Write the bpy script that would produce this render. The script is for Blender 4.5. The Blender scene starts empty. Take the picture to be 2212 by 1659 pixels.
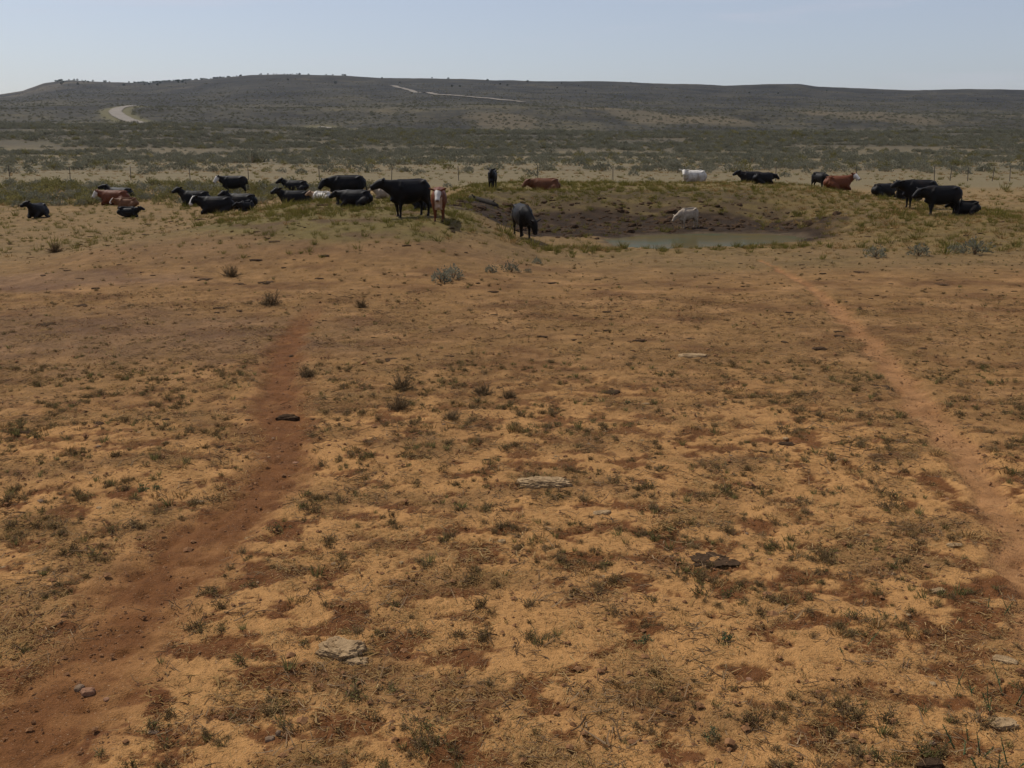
import bpy, bmesh, math, random
import numpy as np
from mathutils import Vector, Matrix
R = math.radians
scene = bpy.context.scene
col = scene.collection

# ------------------------------------------------------------------ camera, sky, sun, exposure
CAM_H = 4.0
FPX = 35.0 / 36.0 * 2212.0            # focal length in units of the 2212-wide layout frame
PITCH = math.atan((829.5 - 300.0) / FPX)
SP, CP = math.sin(PITCH), math.cos(PITCH)
cd = bpy.data.cameras.new('camera'); cam = bpy.data.objects.new('camera', cd); col.objects.link(cam)
cd.lens = 35.0; cd.sensor_width = 36.0; cd.clip_start = 0.1; cd.clip_end = 12000
cam.location = (0, 0, CAM_H); cam.rotation_euler = (math.pi / 2 - PITCH, 0, 0)
scene.camera = cam
SUN_EL, SUN_AZ = R(56), R(-52)        # azimuth from +Y, clockwise
world = bpy.data.worlds.new('World'); scene.world = world; world.use_nodes = True
wn, wl = world.node_tree.nodes, world.node_tree.links
bg = wn['Background']
sky = wn.new('ShaderNodeTexSky'); sky.sky_type = 'NISHITA'; sky.sun_disc = False
sky.sun_elevation = SUN_EL; sky.sun_rotation = SUN_AZ % (2 * math.pi)
sky.altitude = 300; sky.air_density = 0.85; sky.dust_density = 1.6; sky.ozone_density = 1.0
# a thin even veil of high cloud with faint streaks
tcw = wn.new('ShaderNodeTexCoord'); mpw = wn.new('ShaderNodeMapping'); mpw.inputs['Scale'].default_value = (2.2, 2.2, 26.0)
nzw = wn.new('ShaderNodeTexNoise'); nzw.inputs['Scale'].default_value = 1.6; nzw.inputs['Detail'].default_value = 6.0; nzw.inputs['Roughness'].default_value = .62
rpw = wn.new('ShaderNodeMapRange'); rpw.inputs[1].default_value = .54; rpw.inputs[2].default_value = .76; rpw.inputs[3].default_value = .28; rpw.inputs[4].default_value = .50
mxw = wn.new('ShaderNodeMix'); mxw.data_type = 'RGBA'; mxw.inputs[7].default_value = (6.25, 5.85, 6.55, 1)
wl.new(tcw.outputs['Generated'], mpw.inputs[0]); wl.new(mpw.outputs[0], nzw.inputs['Vector']); wl.new(nzw.outputs['Fac'], rpw.inputs[0]); wl.new(rpw.outputs[0], mxw.inputs[0])
wl.new(sky.outputs[0], mxw.inputs[6]); wl.new(mxw.outputs[2], bg.inputs[0]); bg.inputs[1].default_value = 0.105
sd = bpy.data.lights.new('sun', 'SUN'); sd.energy = 3.5; sd.angle = R(0.53); sd.color = (1.0, 0.95, 0.87)
sun = bpy.data.objects.new('sun', sd); col.objects.link(sun)
sdir = Vector((math.sin(SUN_AZ) * math.cos(SUN_EL), math.cos(SUN_AZ) * math.cos(SUN_EL), math.sin(SUN_EL)))
sun.rotation_euler = (-sdir).to_track_quat('-Z', 'Y').to_euler()
vs = scene.view_settings
vs.view_transform = 'Standard'; vs.look = 'None'; vs.exposure = 0.0; vs.gamma = 1.0; vs.use_curve_mapping = False
cy = scene.cycles
cy.max_bounces = 4; cy.diffuse_bounces = 2; cy.glossy_bounces = 2; cy.transmission_bounces = 2
cy.volume_bounces = 0; cy.transparent_max_bounces = 4; cy.use_denoising = True
cy.sample_clamp_indirect = 4.0

rng = np.random.default_rng(7)
random.seed(7)

# ------------------------------------------------------------------ numpy noise
def _perm(seed):
    p = np.random.default_rng(seed).permutation(512).astype(np.int64)
    return p
_P = _perm(3)
def perlin(x, y, seed=0):
    x = np.asarray(x, float) + seed * 17.31; y = np.asarray(y, float) - seed * 9.77
    xi = np.floor(x).astype(np.int64); yi = np.floor(y).astype(np.int64)
    xf = x - xi; yf = y - yi
    u = xf * xf * xf * (xf * (xf * 6 - 15) + 10); v = yf * yf * yf * (yf * (yf * 6 - 15) + 10)
    def g(ix, iy, fx, fy):
        h = _P[(_P[(ix & 511)] + iy) & 511] * (2 * math.pi / 512)
        return np.cos(h) * fx + np.sin(h) * fy
    a = g(xi, yi, xf, yf); b = g(xi + 1, yi, xf - 1, yf)
    c = g(xi, yi + 1, xf, yf - 1); d = g(xi + 1, yi + 1, xf - 1, yf - 1)
    return (a + u * (b - a) + v * ((c + u * (d - c)) - (a + u * (b - a)))) * 1.5
def fbm(x, y, seed=0, octaves=3):
    s = 0; a = 1.0; t = 0
    for o in range(octaves):
        s = s + a * perlin(x * 2 ** o, y * 2 ** o, seed + o * 3); t += a; a *= 0.5
    return s / t
def up(x, a, b):
    t = np.clip((np.asarray(x, float) - a) / (b - a), 0, 1); return t * t * (3 - 2 * t)
def down(x, a, b): return 1 - up(x, a, b)

# ------------------------------------------------------------------ layout helpers (2212-wide photograph frame -> rays)
def ray(X, Y):
    a = (X - 1106.0) / FPX; b = (829.5 - Y) / FPX
    return np.array([a, CP + b * SP, -SP + b * CP])
def on_plane(X, Y, z=0.0):
    d = ray(X, Y); t = (CAM_H - z) / -d[2]; return d[0] * t, d[1] * t
def x_at(X, y, z=0.0):                 # world x of the picture column X at forward distance y
    depth = y * CP + (CAM_H - z) * SP
    return (X - 1106.0) / FPX * depth
def dz_over_y(Y): return np.tan(np.arctan((829.5 - np.asarray(Y, float)) / FPX) - PITCH)

# ------------------------------------------------------------------ terrain height
TRAIL_A = [(690,655,34),(655,690,46),(612,760,60),(606,850,86),(602,920,92),(608,1000,102),(570,1060,118),(492,1120,150),
           (420,1185,170),(350,1260,190),(280,1330,205),(215,1410,225),(140,1500,265),(50,1600,310),(-60,1720,340)]
TRAIL_B = [(1640,560,14),(1720,600,26),(1790,650,44),(1840,700,54),(1890,750,66),(1930,800,80),(1970,850,92),(2020,910,100),
           (2080,980,112),(2140,1060,124),(2190,1150,136),(2235,1250,150),(2280,1400,170)]
def trail_world(tr):
    out = []
    for X, Y, w in tr:
        x, y = on_plane(X, Y); depth = y * CP + CAM_H * SP
        out.append((x, y, w / FPX * depth * 0.5))
    return np.array(out)
TA, TB = trail_world(TRAIL_A), trail_world(TRAIL_B); TA[:, 2] *= 1.15; TB[:, 2] *= .86
def trail_mask(x, y, T, seed):
    best = np.full(x.shape, 9.0); 
    xw = x + 0.16 * perlin(x * 1.3, y * 1.3, seed) + 0.09 * perlin(x * 4.5, y * 4.5, seed + 1) + .04 * perlin(x * 13, y * 13, seed + 5)
    yw = y + 0.16 * perlin(x * 1.3, y * 1.3, seed + 2)
    for (x0, y0, w0), (x1, y1, w1) in zip(T[:-1], T[1:]):
        dx, dy = x1 - x0, y1 - y0; L = dx * dx + dy * dy
        t = np.clip(((xw - x0) * dx + (yw - y0) * dy) / L, 0, 1)
        d = np.hypot(xw - x0 - t * dx, yw - y0 - t * dy) / (w0 + t * (w1 - w0))
        best = np.minimum(best, d)
    return best                          # 1 at the trail's edge
POND = (7.9, 41.8, 4.6, 3.0, R(24)); WATER_Z = -0.12
def pond_rho(x, y):
    c, s_ = math.cos(POND[4]), math.sin(POND[4]); dx, dy = x - POND[0], y - POND[1]
    u, v = dx * c + dy * s_, -dx * s_ + dy * c
    ang = np.arctan2(v / POND[3], u / POND[2])
    wob = 1 + 0.05 * np.sin(2 * ang + 0.6) + 0.05 * np.sin(3 * ang + 2.0) + 0.08 * perlin(x * .9, y * .9, 55) + .05 * perlin(x * 2.6, y * 2.6, 56)
    return np.hypot(u / POND[2], v / POND[3]) / wob
XS = [-400, 0, 60, 110, 160, 240, 330, 450, 550, 620, 750, 850, 1000, 1150, 1300, 1400, 1560, 1650, 1720, 1760, 1850, 1950, 2080, 2212, 2700]
YS = [214, 206, 197, 180, 174, 178, 180, 172, 163, 161, 164, 170, 172, 177, 176, 180, 186, 182, 182, 188, 192, 196, 193, 196, 200]
def bank(x, y):
    xx = x + 0.8 * perlin(x * .25, y * .25, 31); yy = y + 0.8 * perlin(x * .25, y * .25, 32)
    L = 1.16 * up(xx, -19, -7.0) * down(xx, -3.1, 1.4) * (.45 * up(yy, 21, 37) + .55 * up(yy, 27, 38.5)) * down(yy, 49, 60)
    B = 1.18 * up(yy, 46.6, 55) * down(yy, 63, 76) * up(xx, -7, -1) * down(xx, 16, 26)
    Rr = 0.6 * up(xx, 12.3, 16) * down(xx, 21, 29) * up(yy, 37, 45) * down(yy, 52, 62)
    k = 0.25
    m = np.log(np.exp(L / k) + np.exp(B / k) + np.exp(Rr / k) - 2) * k
    hx = x_at(1178, 58.0, .9)
    m = m - .34 * np.exp(-((x - hx) / 1.9) ** 2 - ((y - 58.6) / 1.5) ** 2)
    return m
def hills_z(x, y):
    X = np.clip(1106 + x / np.maximum(y * CP, 1.0) * FPX, -400, 2700)
    A = np.interp(X, [-400, 0, 350, 700, 1100, 1600, 2212, 2700], [270, 270, 270, 281, 285, 288, 286, 286])
    Bc = np.interp(X, [-400, 0, 200, 285, 330, 600, 900, 1100, 1300, 1600, 1900, 2212, 2700], [226, 230, 229, 228, 230, 234, 228, 225, 232, 237, 241, 247, 250])
    S = np.interp(X, XS, YS)
    S = S + 0.0
    D = [250, 400, 450, 650, 720, 1100, 1800, 2600, 6000]
    mid = Bc * 0.55 + S * 0.45 - 2
    Z = [np.full(X.shape, 0.5), CAM_H + 400 * dz_over_y(A), CAM_H + 450 * dz_over_y(A + 5), CAM_H + 650 * dz_over_y(Bc),
         CAM_H + 720 * dz_over_y(Bc + 4), CAM_H + 1100 * dz_over_y(mid), CAM_H + 1800 * dz_over_y(S)]
    Z.append(Z[-1] - 70); Z.append(Z[-1] - 40)
    z = np.full(X.shape, 0.4)
    for i in range(len(D) - 1):
        t = np.clip((y - D[i]) / (D[i + 1] - D[i]), 0, 1); ts = t * t * (3 - 2 * t) * 0.5 + t * 0.5
        z = np.where(y >= D[i], Z[i] + (Z[i + 1] - Z[i]) * ts, z)
    fade = up(y, 260, 420)
    n = (1.1 * up(y, 300, 600) + 1.2 * up(y, 700, 1100) * down(y, 1650, 1800)) * fbm(x / 90, y / 120, 71, 4) + 0.25 * fbm(x / 18, y / 18, 75, 2)
    gul = np.abs(perlin(x / 38, y / 60, 77)) * up(X, 900, 1500) * up(y, 450, 520) * down(y, 640, 760)
    n2 = fbm(x / 260, y / 260, 79, 3) * 2.5 * up(y, 800, 1100) * down(y, 1600, 1800)
    return z + fade * n - fade * gul * 2.2 + n2
def macro(x, y):
    x = np.asarray(x, float); y = np.asarray(y, float)
    r = np.hypot(x, y)
    z = 0.42 * up(y, 45, 90)
    z = z + bank(x, y)
    rho = pond_rho(x, y)
    z = z - 0.42 * down(rho, 0.55, 1.12)
    # shallow mud apron around the pond
    z = z - 0.05 * down(rho, 1.0, 1.6) + .035 * fbm(x / .7, y / .5, 59, 2) * down(np.abs(rho - 1), .1, .35)
    hz = hills_z(x, y)
    k = up(y, 200, 270)
    z = z * (1 - k) + hz * k
    z = z + 0.05 * fbm(x / 6, y / 6, 11, 2) * up(r, 2, 10) + 0.10 * fbm(x / 14, y / 14, 13, 2) * up(y, 60, 90)
    return z
def red_patch(x, y):
    return up(fbm(x / .50, y / .36, 101, 4) + .35 * fbm(x / 3.0, y / 2.4, 104, 3) + .14 * perlin(x / .055, y / .055, 109), .06, .19)
def height(x, y, da=None, db=None):
    x = np.asarray(x, float); y = np.asarray(y, float)
    z = macro(x, y)
    near = down(np.hypot(x, y), 45, 85)
    if da is None: da = trail_mask(x, y, TA, 21)
    if db is None: db = trail_mask(x, y, TB, 25)
    tr = np.maximum(down(da, .50, 1.25) * down(y, 21, 25.5), down(db, .50, 1.25))
    rough = 0.013 * fbm(x / 0.9, y / 0.9, 41, 2) + 0.017 * fbm(x / .22, y / .22, 44, 2) + 0.012 * perlin(x / .075, y / .075, 47)
    poc = np.minimum(0, perlin(x / .17, y / .17, 49) + 0.12) * 0.040
    lump = np.maximum(0, perlin(x / .5, y / .5, 53) - .1) ** 2 * 0.030
    z = z + near * red_patch(x, y) * (1 - tr) * (0.045 * fbm(x / .16, y / .16, 61, 2) - .010)
    mudz = down(pond_rho(x, y), 1.9, 2.5) * up(pond_rho(x, y), 1.0, 1.15)
    z = z + near * ((rough + lump) * (1 - .55 * tr) + poc * (0.45 + .8 * tr) - 0.055 * tr)
    z = z + near * mudz * 0.10 * fbm(x / .8, y / .8, 57, 2)
    return z
def hz1(x, y): return float(height(np.array([x]), np.array([y]))[0])

# ------------------------------------------------------------------ materials
def new_mat(name):
    m = bpy.data.materials.new(name); m.use_nodes = True
    nt = m.node_tree; nt.nodes.clear(); return m, nt.nodes, nt.links
def add(nodes, kind, **kw):
    n = nodes.new('ShaderNode' + kind)
    for k, v in kw.items():
        if k in n.inputs.keys(): n.inputs[k].default_value = v
        else: setattr(n, k, v)
    return n
def ramp(nodes, stops):
    n = nodes.new('ShaderNodeValToRGB'); e = n.color_ramp.elements
    e[0].position, e[0].color = stops[0][0], (*stops[0][1], 1); e[1].position, e[1].color = stops[-1][0], (*stops[-1][1], 1)
    for p, c in stops[1:-1]:
        k = e.new(p); k.color = (*c, 1)
    return n
def mixc(nodes, links, blend, fac, a, b):
    n = nodes.new('ShaderNodeMix'); n.data_type = 'RGBA'; n.blend_type = blend; n.clamp_factor = True
    for sock, v in ((n.inputs[0], fac), (n.inputs[6], a), (n.inputs[7], b)):
        if hasattr(v, 'is_output'): links.new(v, sock)
        else: sock.default_value = v if not isinstance(v, tuple) else (*v, 1)
    return n.outputs[2]
def mathn(nodes, links, op, a, b=0.0, clamp=False):
    n = nodes.new('ShaderNodeMath'); n.operation = op; n.use_clamp = clamp
    for s, v in zip(n.inputs, (a, b)):
        if hasattr(v, 'is_output'): links.new(v, s)
        else: s.default_value = v
    return n.outputs[0]
def noise(nodes, links, vec, scale, detail=3, rough=.55):
    n = add(nodes, 'TexNoise', Scale=scale, Detail=detail, Roughness=rough); links.new(vec, n.inputs['Vector']); return n.outputs['Fac']

def ground_material():
    m, N, L = new_mat('earth')
    out = add(N, 'OutputMaterial'); bs = add(N, 'BsdfPrincipled', Roughness=0.95); bs.inputs['Specular IOR Level'].default_value = 0.12
    L.new(bs.outputs[0], out.inputs[0])
    geo = add(N, 'NewGeometry'); pos = geo.outputs['Position']
    tint = add(N, 'Attribute', attribute_name='tint').outputs['Color']
    sage = add(N, 'Attribute', attribute_name='sage').outputs['Fac']
    near = add(N, 'Attribute', attribute_name='near').outputs['Fac']
    n1 = noise(N, L, pos, 3.2, 5, .65); n2 = noise(N, L, pos, 17, 4, .7); n3 = noise(N, L, pos, 70, 2, .6)
    f = mathn(N, L, 'ADD', mathn(N, L, 'MULTIPLY', n1, .55), mathn(N, L, 'ADD', mathn(N, L, 'MULTIPLY', n2, .75), mathn(N, L, 'MULTIPLY', n3, .5)))
    r = ramp(N, [(.55, (.50, .46, .42)), (.88, (.98, .98, .98)), (1.2 / 1.0 if False else 1.0, (1.12, 1.12, 1.12))]); L.new(f, r.inputs[0])
    c = mixc(N, L, 'MULTIPLY', 1.0, tint, r.outputs[0])
    # crumbs of dark litter
    sp = ramp(N, [(.575, (0, 0, 0)), (.64, (1, 1, 1))]); L.new(noise(N, L, pos, 38, 3, .6), sp.inputs[0])
    sp2 = ramp(N, [(.48, (0, 0, 0)), (.62, (1, 1, 1))]); L.new(noise(N, L, pos, 2.4, 3, .6), sp2.inputs[0])
    spf = mathn(N, L, 'MULTIPLY', mathn(N, L, 'MULTIPLY', sp.outputs[0], sp2.outputs[0]), mathn(N, L, 'MULTIPLY', near, .85))
    c = mixc(N, L, 'MIX', spf, c, (.060, .032, .016))
    # pale grit
    gp = ramp(N, [(.66, (0, 0, 0)), (.72, (1, 1, 1))]); L.new(noise(N, L, pos, 55, 2, .5), gp.inputs[0])
    c = mixc(N, L, 'MIX', mathn(N, L, 'MULTIPLY', gp.outputs[0], mathn(N, L, 'MULTIPLY', near, .35)), c, (.50, .36, .22))
    # far brush cover: bushes of one to two metres, then stands of them
    sv = add(N, 'TexVoronoi', Scale=.55); L.new(pos, sv.inputs['Vector'])
    b1 = ramp(N, [(.30, (1, 1, 1)), (.62, (0, 0, 0))]); L.new(sv.outputs['Distance'], b1.inputs[0])
    b2 = ramp(N, [(.40, (0, 0, 0)), (.60, (1, 1, 1))]); L.new(noise(N, L, pos, .05, 5, .6), b2.inputs[0])
    bf = mathn(N, L, 'MULTIPLY', sage, mathn(N, L, 'ADD', .42, mathn(N, L, 'ADD', mathn(N, L, 'MULTIPLY', b1.outputs[0], .40), mathn(N, L, 'MULTIPLY', b2.outputs[0], .26))), True)
    fr_ = ramp(N, [(.40, (.60, .60, .64)), (.50, (1, 1, 1)), (.61, (1.6, 1.5, 1.25))]); L.new(noise(N, L, pos, .016, 9, .75), fr_.inputs[0])
    fr2 = ramp(N, [(.34, (.75, .76, .78)), (.52, (1, 1, 1)), (.68, (1.3, 1.27, 1.15))]); L.new(noise(N, L, pos, .22, 4, .7), fr2.inputs[0])
    sg = mixc(N, L, 'MIX', noise(N, L, pos, .12, 4, .6), (.021, .0215, .0195), (.043, .040, .032))  # brush colour, with the bushes' shaded sides painted into its dark tone
    c = mixc(N, L, 'MIX', bf, c, sg)
    c = mixc(N, L, 'MULTIPLY', sage, c, fr_.outputs[0])
    c = mixc(N, L, 'MULTIPLY', sage, c, fr2.outputs[0])
    L.new(c, bs.inputs['Base Color'])
    h = mathn(N, L, 'ADD', mathn(N, L, 'MULTIPLY', n2, .6), mathn(N, L, 'MULTIPLY', n3, .45))
    bp = add(N, 'Bump', Distance=.05); L.new(h, bp.inputs['Height']); L.new(mathn(N, L, 'MULTIPLY', near, .8), bp.inputs['Strength'])
    L.new(bp.outputs[0], bs.inputs['Normal'])
    return m
def leaf_material(name, c0, c1, c2, trans=.25, var=.35):
    m, N, L = new_mat(name)
    out = add(N, 'OutputMaterial')
    geo = add(N, 'NewGeometry'); oi = add(N, 'ObjectInfo')
    r = ramp(N, [(0, c0), (.55, c1), (1, c2)])
    f = mathn(N, L, 'ADD', mathn(N, L, 'MULTIPLY', geo.outputs['Random Per Island'], 1 - var), mathn(N, L, 'MULTIPLY', oi.outputs['Random'], var))
    L.new(f, r.inputs[0])
    d = add(N, 'BsdfDiffuse'); t = add(N, 'BsdfTranslucent'); mx = add(N, 'MixShader'); mx.inputs[0].default_value = trans
    L.new(r.outputs[0], d.inputs[0]); L.new(r.outputs[0], t.inputs[0]); L.new(d.outputs[0], mx.inputs[1]); L.new(t.outputs[0], mx.inputs[2])
    L.new(mx.outputs[0], out.inputs[0]); return m
def rough_material(name, c0, c1, scale=12, rough=.9, bump=.4, dist=.02, obj=True, spec=.2):
    m, N, L = new_mat(name)
    out = add(N, 'OutputMaterial'); bs = add(N, 'BsdfPrincipled', Roughness=rough); bs.inputs['Specular IOR Level'].default_value = spec
    L.new(bs.outputs[0], out.inputs[0])
    tc = add(N, 'TexCoord').outputs['Object']
    n = noise(N, L, tc, scale, 6, .65); r = ramp(N, [(.32, c0), (.68, c1)]); L.new(n, r.inputs[0]); L.new(r.outputs[0], bs.inputs['Base Color'])
    bp = add(N, 'Bump', Strength=bump, Distance=dist); L.new(noise(N, L, tc, scale * 2.3, 5, .7), bp.inputs['Height']); L.new(bp.outputs[0], bs.inputs['Normal'])
    return m
def coat_material():
    m, N, L = new_mat('coat')
    out = add(N, 'OutputMaterial'); bs = add(N, 'BsdfPrincipled', Roughness=.58); bs.inputs['Specular IOR Level'].default_value = .16
    L.new(bs.outputs[0], out.inputs[0])
    a = add(N, 'Attribute', attribute_name='coat').outputs['Color']; tc = add(N, 'TexCoord').outputs['Object']
    r = ramp(N, [(.3, (.72, .70, .68)), (.7, (1.15, 1.15, 1.15))]); L.new(noise(N, L, tc, 7, 5, .7), r.inputs[0])
    L.new(mixc(N, L, 'MULTIPLY', 1.0, a, r.outputs[0]), bs.inputs['Base Color'])
    bp = add(N, 'Bump', Strength=.35, Distance=.01); L.new(noise(N, L, tc, 40, 3, .6), bp.inputs['Height']); L.new(bp.outputs[0], bs.inputs['Normal'])
    return m
def water_material():
    m, N, L = new_mat('pond_water')
    out = add(N, 'OutputMaterial'); bs = add(N, 'BsdfDiffuse'); gl = add(N, 'BsdfGlossy', Roughness=.10); gl.inputs[0].default_value = (.9, .92, .9, 1)
    mx = add(N, 'MixShader'); mx.inputs[0].default_value = .14; L.new(bs.outputs[0], mx.inputs[1]); L.new(gl.outputs[0], mx.inputs[2]); L.new(mx.outputs[0], out.inputs[0])
    pos = add(N, 'NewGeometry').outputs['Position']
    r = ramp(N, [(.35, (.092, .068, .029)), (.55, (.076, .065, .034)), (.7, (.062, .070, .042))]); L.new(noise(N, L, pos, .5, 4, .6), r.inputs[0]); L.new(r.outputs[0], bs.inputs[0])
    bp = add(N, 'Bump', Strength=.10, Distance=.02); L.new(noise(N, L, pos, 5, 3, .5), bp.inputs['Height']); L.new(bp.outputs[0], gl.inputs['Normal'])
    return m
M = {
 'earth': ground_material(), 'coat': coat_material(), 'water': water_material(),
 'sage': leaf_material('sage_leaf', (.118, .114, .078), (.19, .182, .125), (.275, .255, .18), .30, .45),
 'olive': leaf_material('olive_leaf', (.10, .092, .034), (.17, .15, .055), (.26, .22, .088), .40, .4),
 'green': leaf_material('green_leaf', (.055, .085, .040), (.10, .145, .065), (.16, .20, .10), .3, .3),
 'spike': leaf_material('spike_leaf', (.065, .11, .045), (.12, .18, .075), (.19, .25, .12), .3, .2),
 'meadow': leaf_material('meadow_grass', (.085, .083, .019), (.15, .130, .032), (.26, .205, .062), .3, .55),
 'straw': leaf_material('straw', (.17, .098, .036), (.30, .185, .072), (.44, .305, .145), .25, .4),
 'twig': leaf_material('twig', (.085, .050, .026), (.165, .105, .058), (.27, .19, .11), .0, .4),
 'dry': leaf_material('dry_leaf', (.13, .092, .037), (.22, .155, .064), (.32, .235, .11), .42, .45),
 'dead': leaf_material('dead_leaf', (.11, .074, .039), (.18, .125, .068), (.26, .19, .105), .35, .4),
 'juniper': leaf_material('juniper_leaf', (.020, .032, .018), (.034, .05, .027), (.055, .07, .036), .1, .3),
 'stone_pale': rough_material('pale_stone', (.19, .118, .055), (.42, .285, .148), 9, .92, .9, .03),
 'stone_red': rough_material('red_stone', (.16, .075, .04), (.33, .18, .10), 9, .9, .7, .02),
 'stone_grey': rough_material('grey_stone', (.13, .082, .047), (.22, .148, .092), 9, .95, .4, .01),
 'dung': rough_material('dung', (.034, .021, .012), (.085, .052, .030), 14, 1.0, .9, .03, True, .03),
 'clod': rough_material('clod', (.12, .052, .021), (.26, .13, .055), 20, .95, .6, .01),
 'post': rough_material('post_steel', (.06, .05, .04), (.12, .10, .08), 20, .8, .3, .01),
 'wire': rough_material('wire_steel', (.10, .095, .09), (.16, .15, .14), 20, .5, .1, .002),
 'log': rough_material('charred_wood', (.020, .016, .012), (.060, .048, .036), 14, .95, .9, .03),
 'road': rough_material('gravel_road', (.16, .138, .110), (.23, .20, .16), .25, .95, .1, .02),
 'cloud': None,
}

# ------------------------------------------------------------------ mesh helpers
def mesh_from(name, verts, faces, mat, smooth=False):
    me = bpy.data.meshes.new(name); me.from_pydata([tuple(v) for v in verts], [], [tuple(f) for f in faces])
    if smooth: me.polygons.foreach_set('use_smooth', [True] * len(me.polygons))
    if mat is not None: me.materials.append(mat)
    me.update(); return me
def link(name, me, parent=None, loc=None, rot=None, scale=None):
    o = bpy.data.objects.new(name, me); col.objects.link(o)
    if parent is not None: o.parent = parent
    if loc is not None: o.location = loc
    if rot is not None: o.rotation_euler = rot
    if scale is not None: o.scale = scale if isinstance(scale, (tuple, list)) else (scale,) * 3
    return o
def tag(o, label, cat=None, group=None, kind=None):
    o['label'] = label
    if cat: o['category'] = cat
    if group: o['group'] = group
    if kind: o['kind'] = kind
    return o
class MB:
    def __init__(s): s.v = []; s.f = []; s.m = []
    def poly(s, pts, mat=0):
        n = len(s.v); s.v += [tuple(p) for p in pts]; s.f.append(tuple(range(n, n + len(pts)))); s.m.append(mat)
    def tube(s, pts, rad, k=4, mat=0, cap=True):
        rings = []; pts = [Vector(p) for p in pts]
        for i, p in enumerate(pts):
            t = (pts[min(i + 1, len(pts) - 1)] - pts[max(i - 1, 0)]); t.normalize()
            a = t.orthogonal().normalized() if i == 0 else (a - t * a.dot(t)).normalized()
            b = t.cross(a); n = len(s.v)
            for j in range(k):
                w = 2 * math.pi * j / k; s.v.append(tuple(p + (a * math.cos(w) + b * math.sin(w)) * rad[i]))
            rings.append(n)
        for i in range(len(rings) - 1):
            for j in range(k):
                s.f.append((rings[i] + j, rings[i] + (j + 1) % k, rings[i + 1] + (j + 1) % k, rings[i + 1] + j)); s.m.append(mat)
        if cap:
            s.f.append(tuple(rings[-1] + j for j in range(k))); s.m.append(mat)
            s.f.append(tuple(rings[0] + j for j in reversed(range(k)))); s.m.append(mat)
    def build(s, name, mats, smooth=False):
        me = bpy.data.meshes.new(name); me.from_pydata(s.v, [], s.f)
        for m in mats: me.materials.append(m)
        me.polygons.foreach_set('material_index', s.m)
        if smooth: me.polygons.foreach_set('use_smooth', [True] * len(me.polygons))
        me.update(); return me
def rvec(r): 
    while True:
        v = Vector((r.uniform(-1, 1), r.uniform(-1, 1), r.uniform(-1, 1)))
        if .05 < v.length < 1: return v.normalized()
def leaf(mb, p, d, length, width, r, mat=0):
    d = Vector(d).normalized(); s = d.cross(rvec(r)); 
    if s.length < 1e-3: s = d.orthogonal()
    s.normalize(); p = Vector(p)
    mb.poly([p - s * width * .25, p + d * length * .5 - s * width * .5, p + d * length, p + d * length * .5 + s * width * .5], mat)

# ray hits on the terrain, to drape the roads over the hillsides
def hit(X, Y, y0, y1):
    d = ray(X, Y); ys = np.linspace(y0, y1, 1500); t = ys / d[1]
    zz = CAM_H + d[2] * t; hh = height(d[0] * t, ys)
    k = np.argmax(hh > zz)
    if not (hh > zz).any(): k = int(np.argmin(np.abs(hh - zz)))
    return d[0] * t[k], ys[k]
def along(pts, y0, y1, n=7):
    out = []
    for (a, b), (c_, d_) in zip(pts[:-1], pts[1:]):
        for t in np.linspace(0, 1, n)[:-1]: out.append(hit(a + (c_ - a) * t, b + (d_ - b) * t, y0, y1))
    out.append(hit(*pts[-1], y0, y1)); out = np.array(out)
    for _ in range(4): out[1:-1] = (out[:-2] + 2 * out[1:-1] + out[2:]) / 4
    return [tuple(p) for p in out]
ROADS = [
 ('road', 'pale gravel road bending over the near hillside', along(((312, 269), (278, 260), (256, 250), (247, 241), (258, 233), (288, 228)), 405, 700), 7.0, .3),
 ('road', 'distant pale gravel road climbing the long hill', along(((1130, 221), (1060, 213.5), (1000, 208.5), (930, 203), (880, 194), (846, 185)), 720, 1790), 7.0, .45),
 ('road', 'short stretch of faint pale track low in the brush', along(((770, 284), (730, 279), (690, 274)), 320, 640), 4.0, .2)]
def road_dist(x, y):
    best = np.full(np.shape(x), 999.0)
    for _, _, pts, w, _ in ROADS:
        for (x0, y0), (x1, y1) in zip(pts[:-1], pts[1:]):
            dx, dy = x1 - x0, y1 - y0; t = np.clip(((x - x0) * dx + (y - y0) * dy) / max(dx * dx + dy * dy, 1e-6), 0, 1)
            best = np.minimum(best, np.hypot(x - x0 - t * dx, y - y0 - t * dy) - w / 2)
    return best
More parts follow.
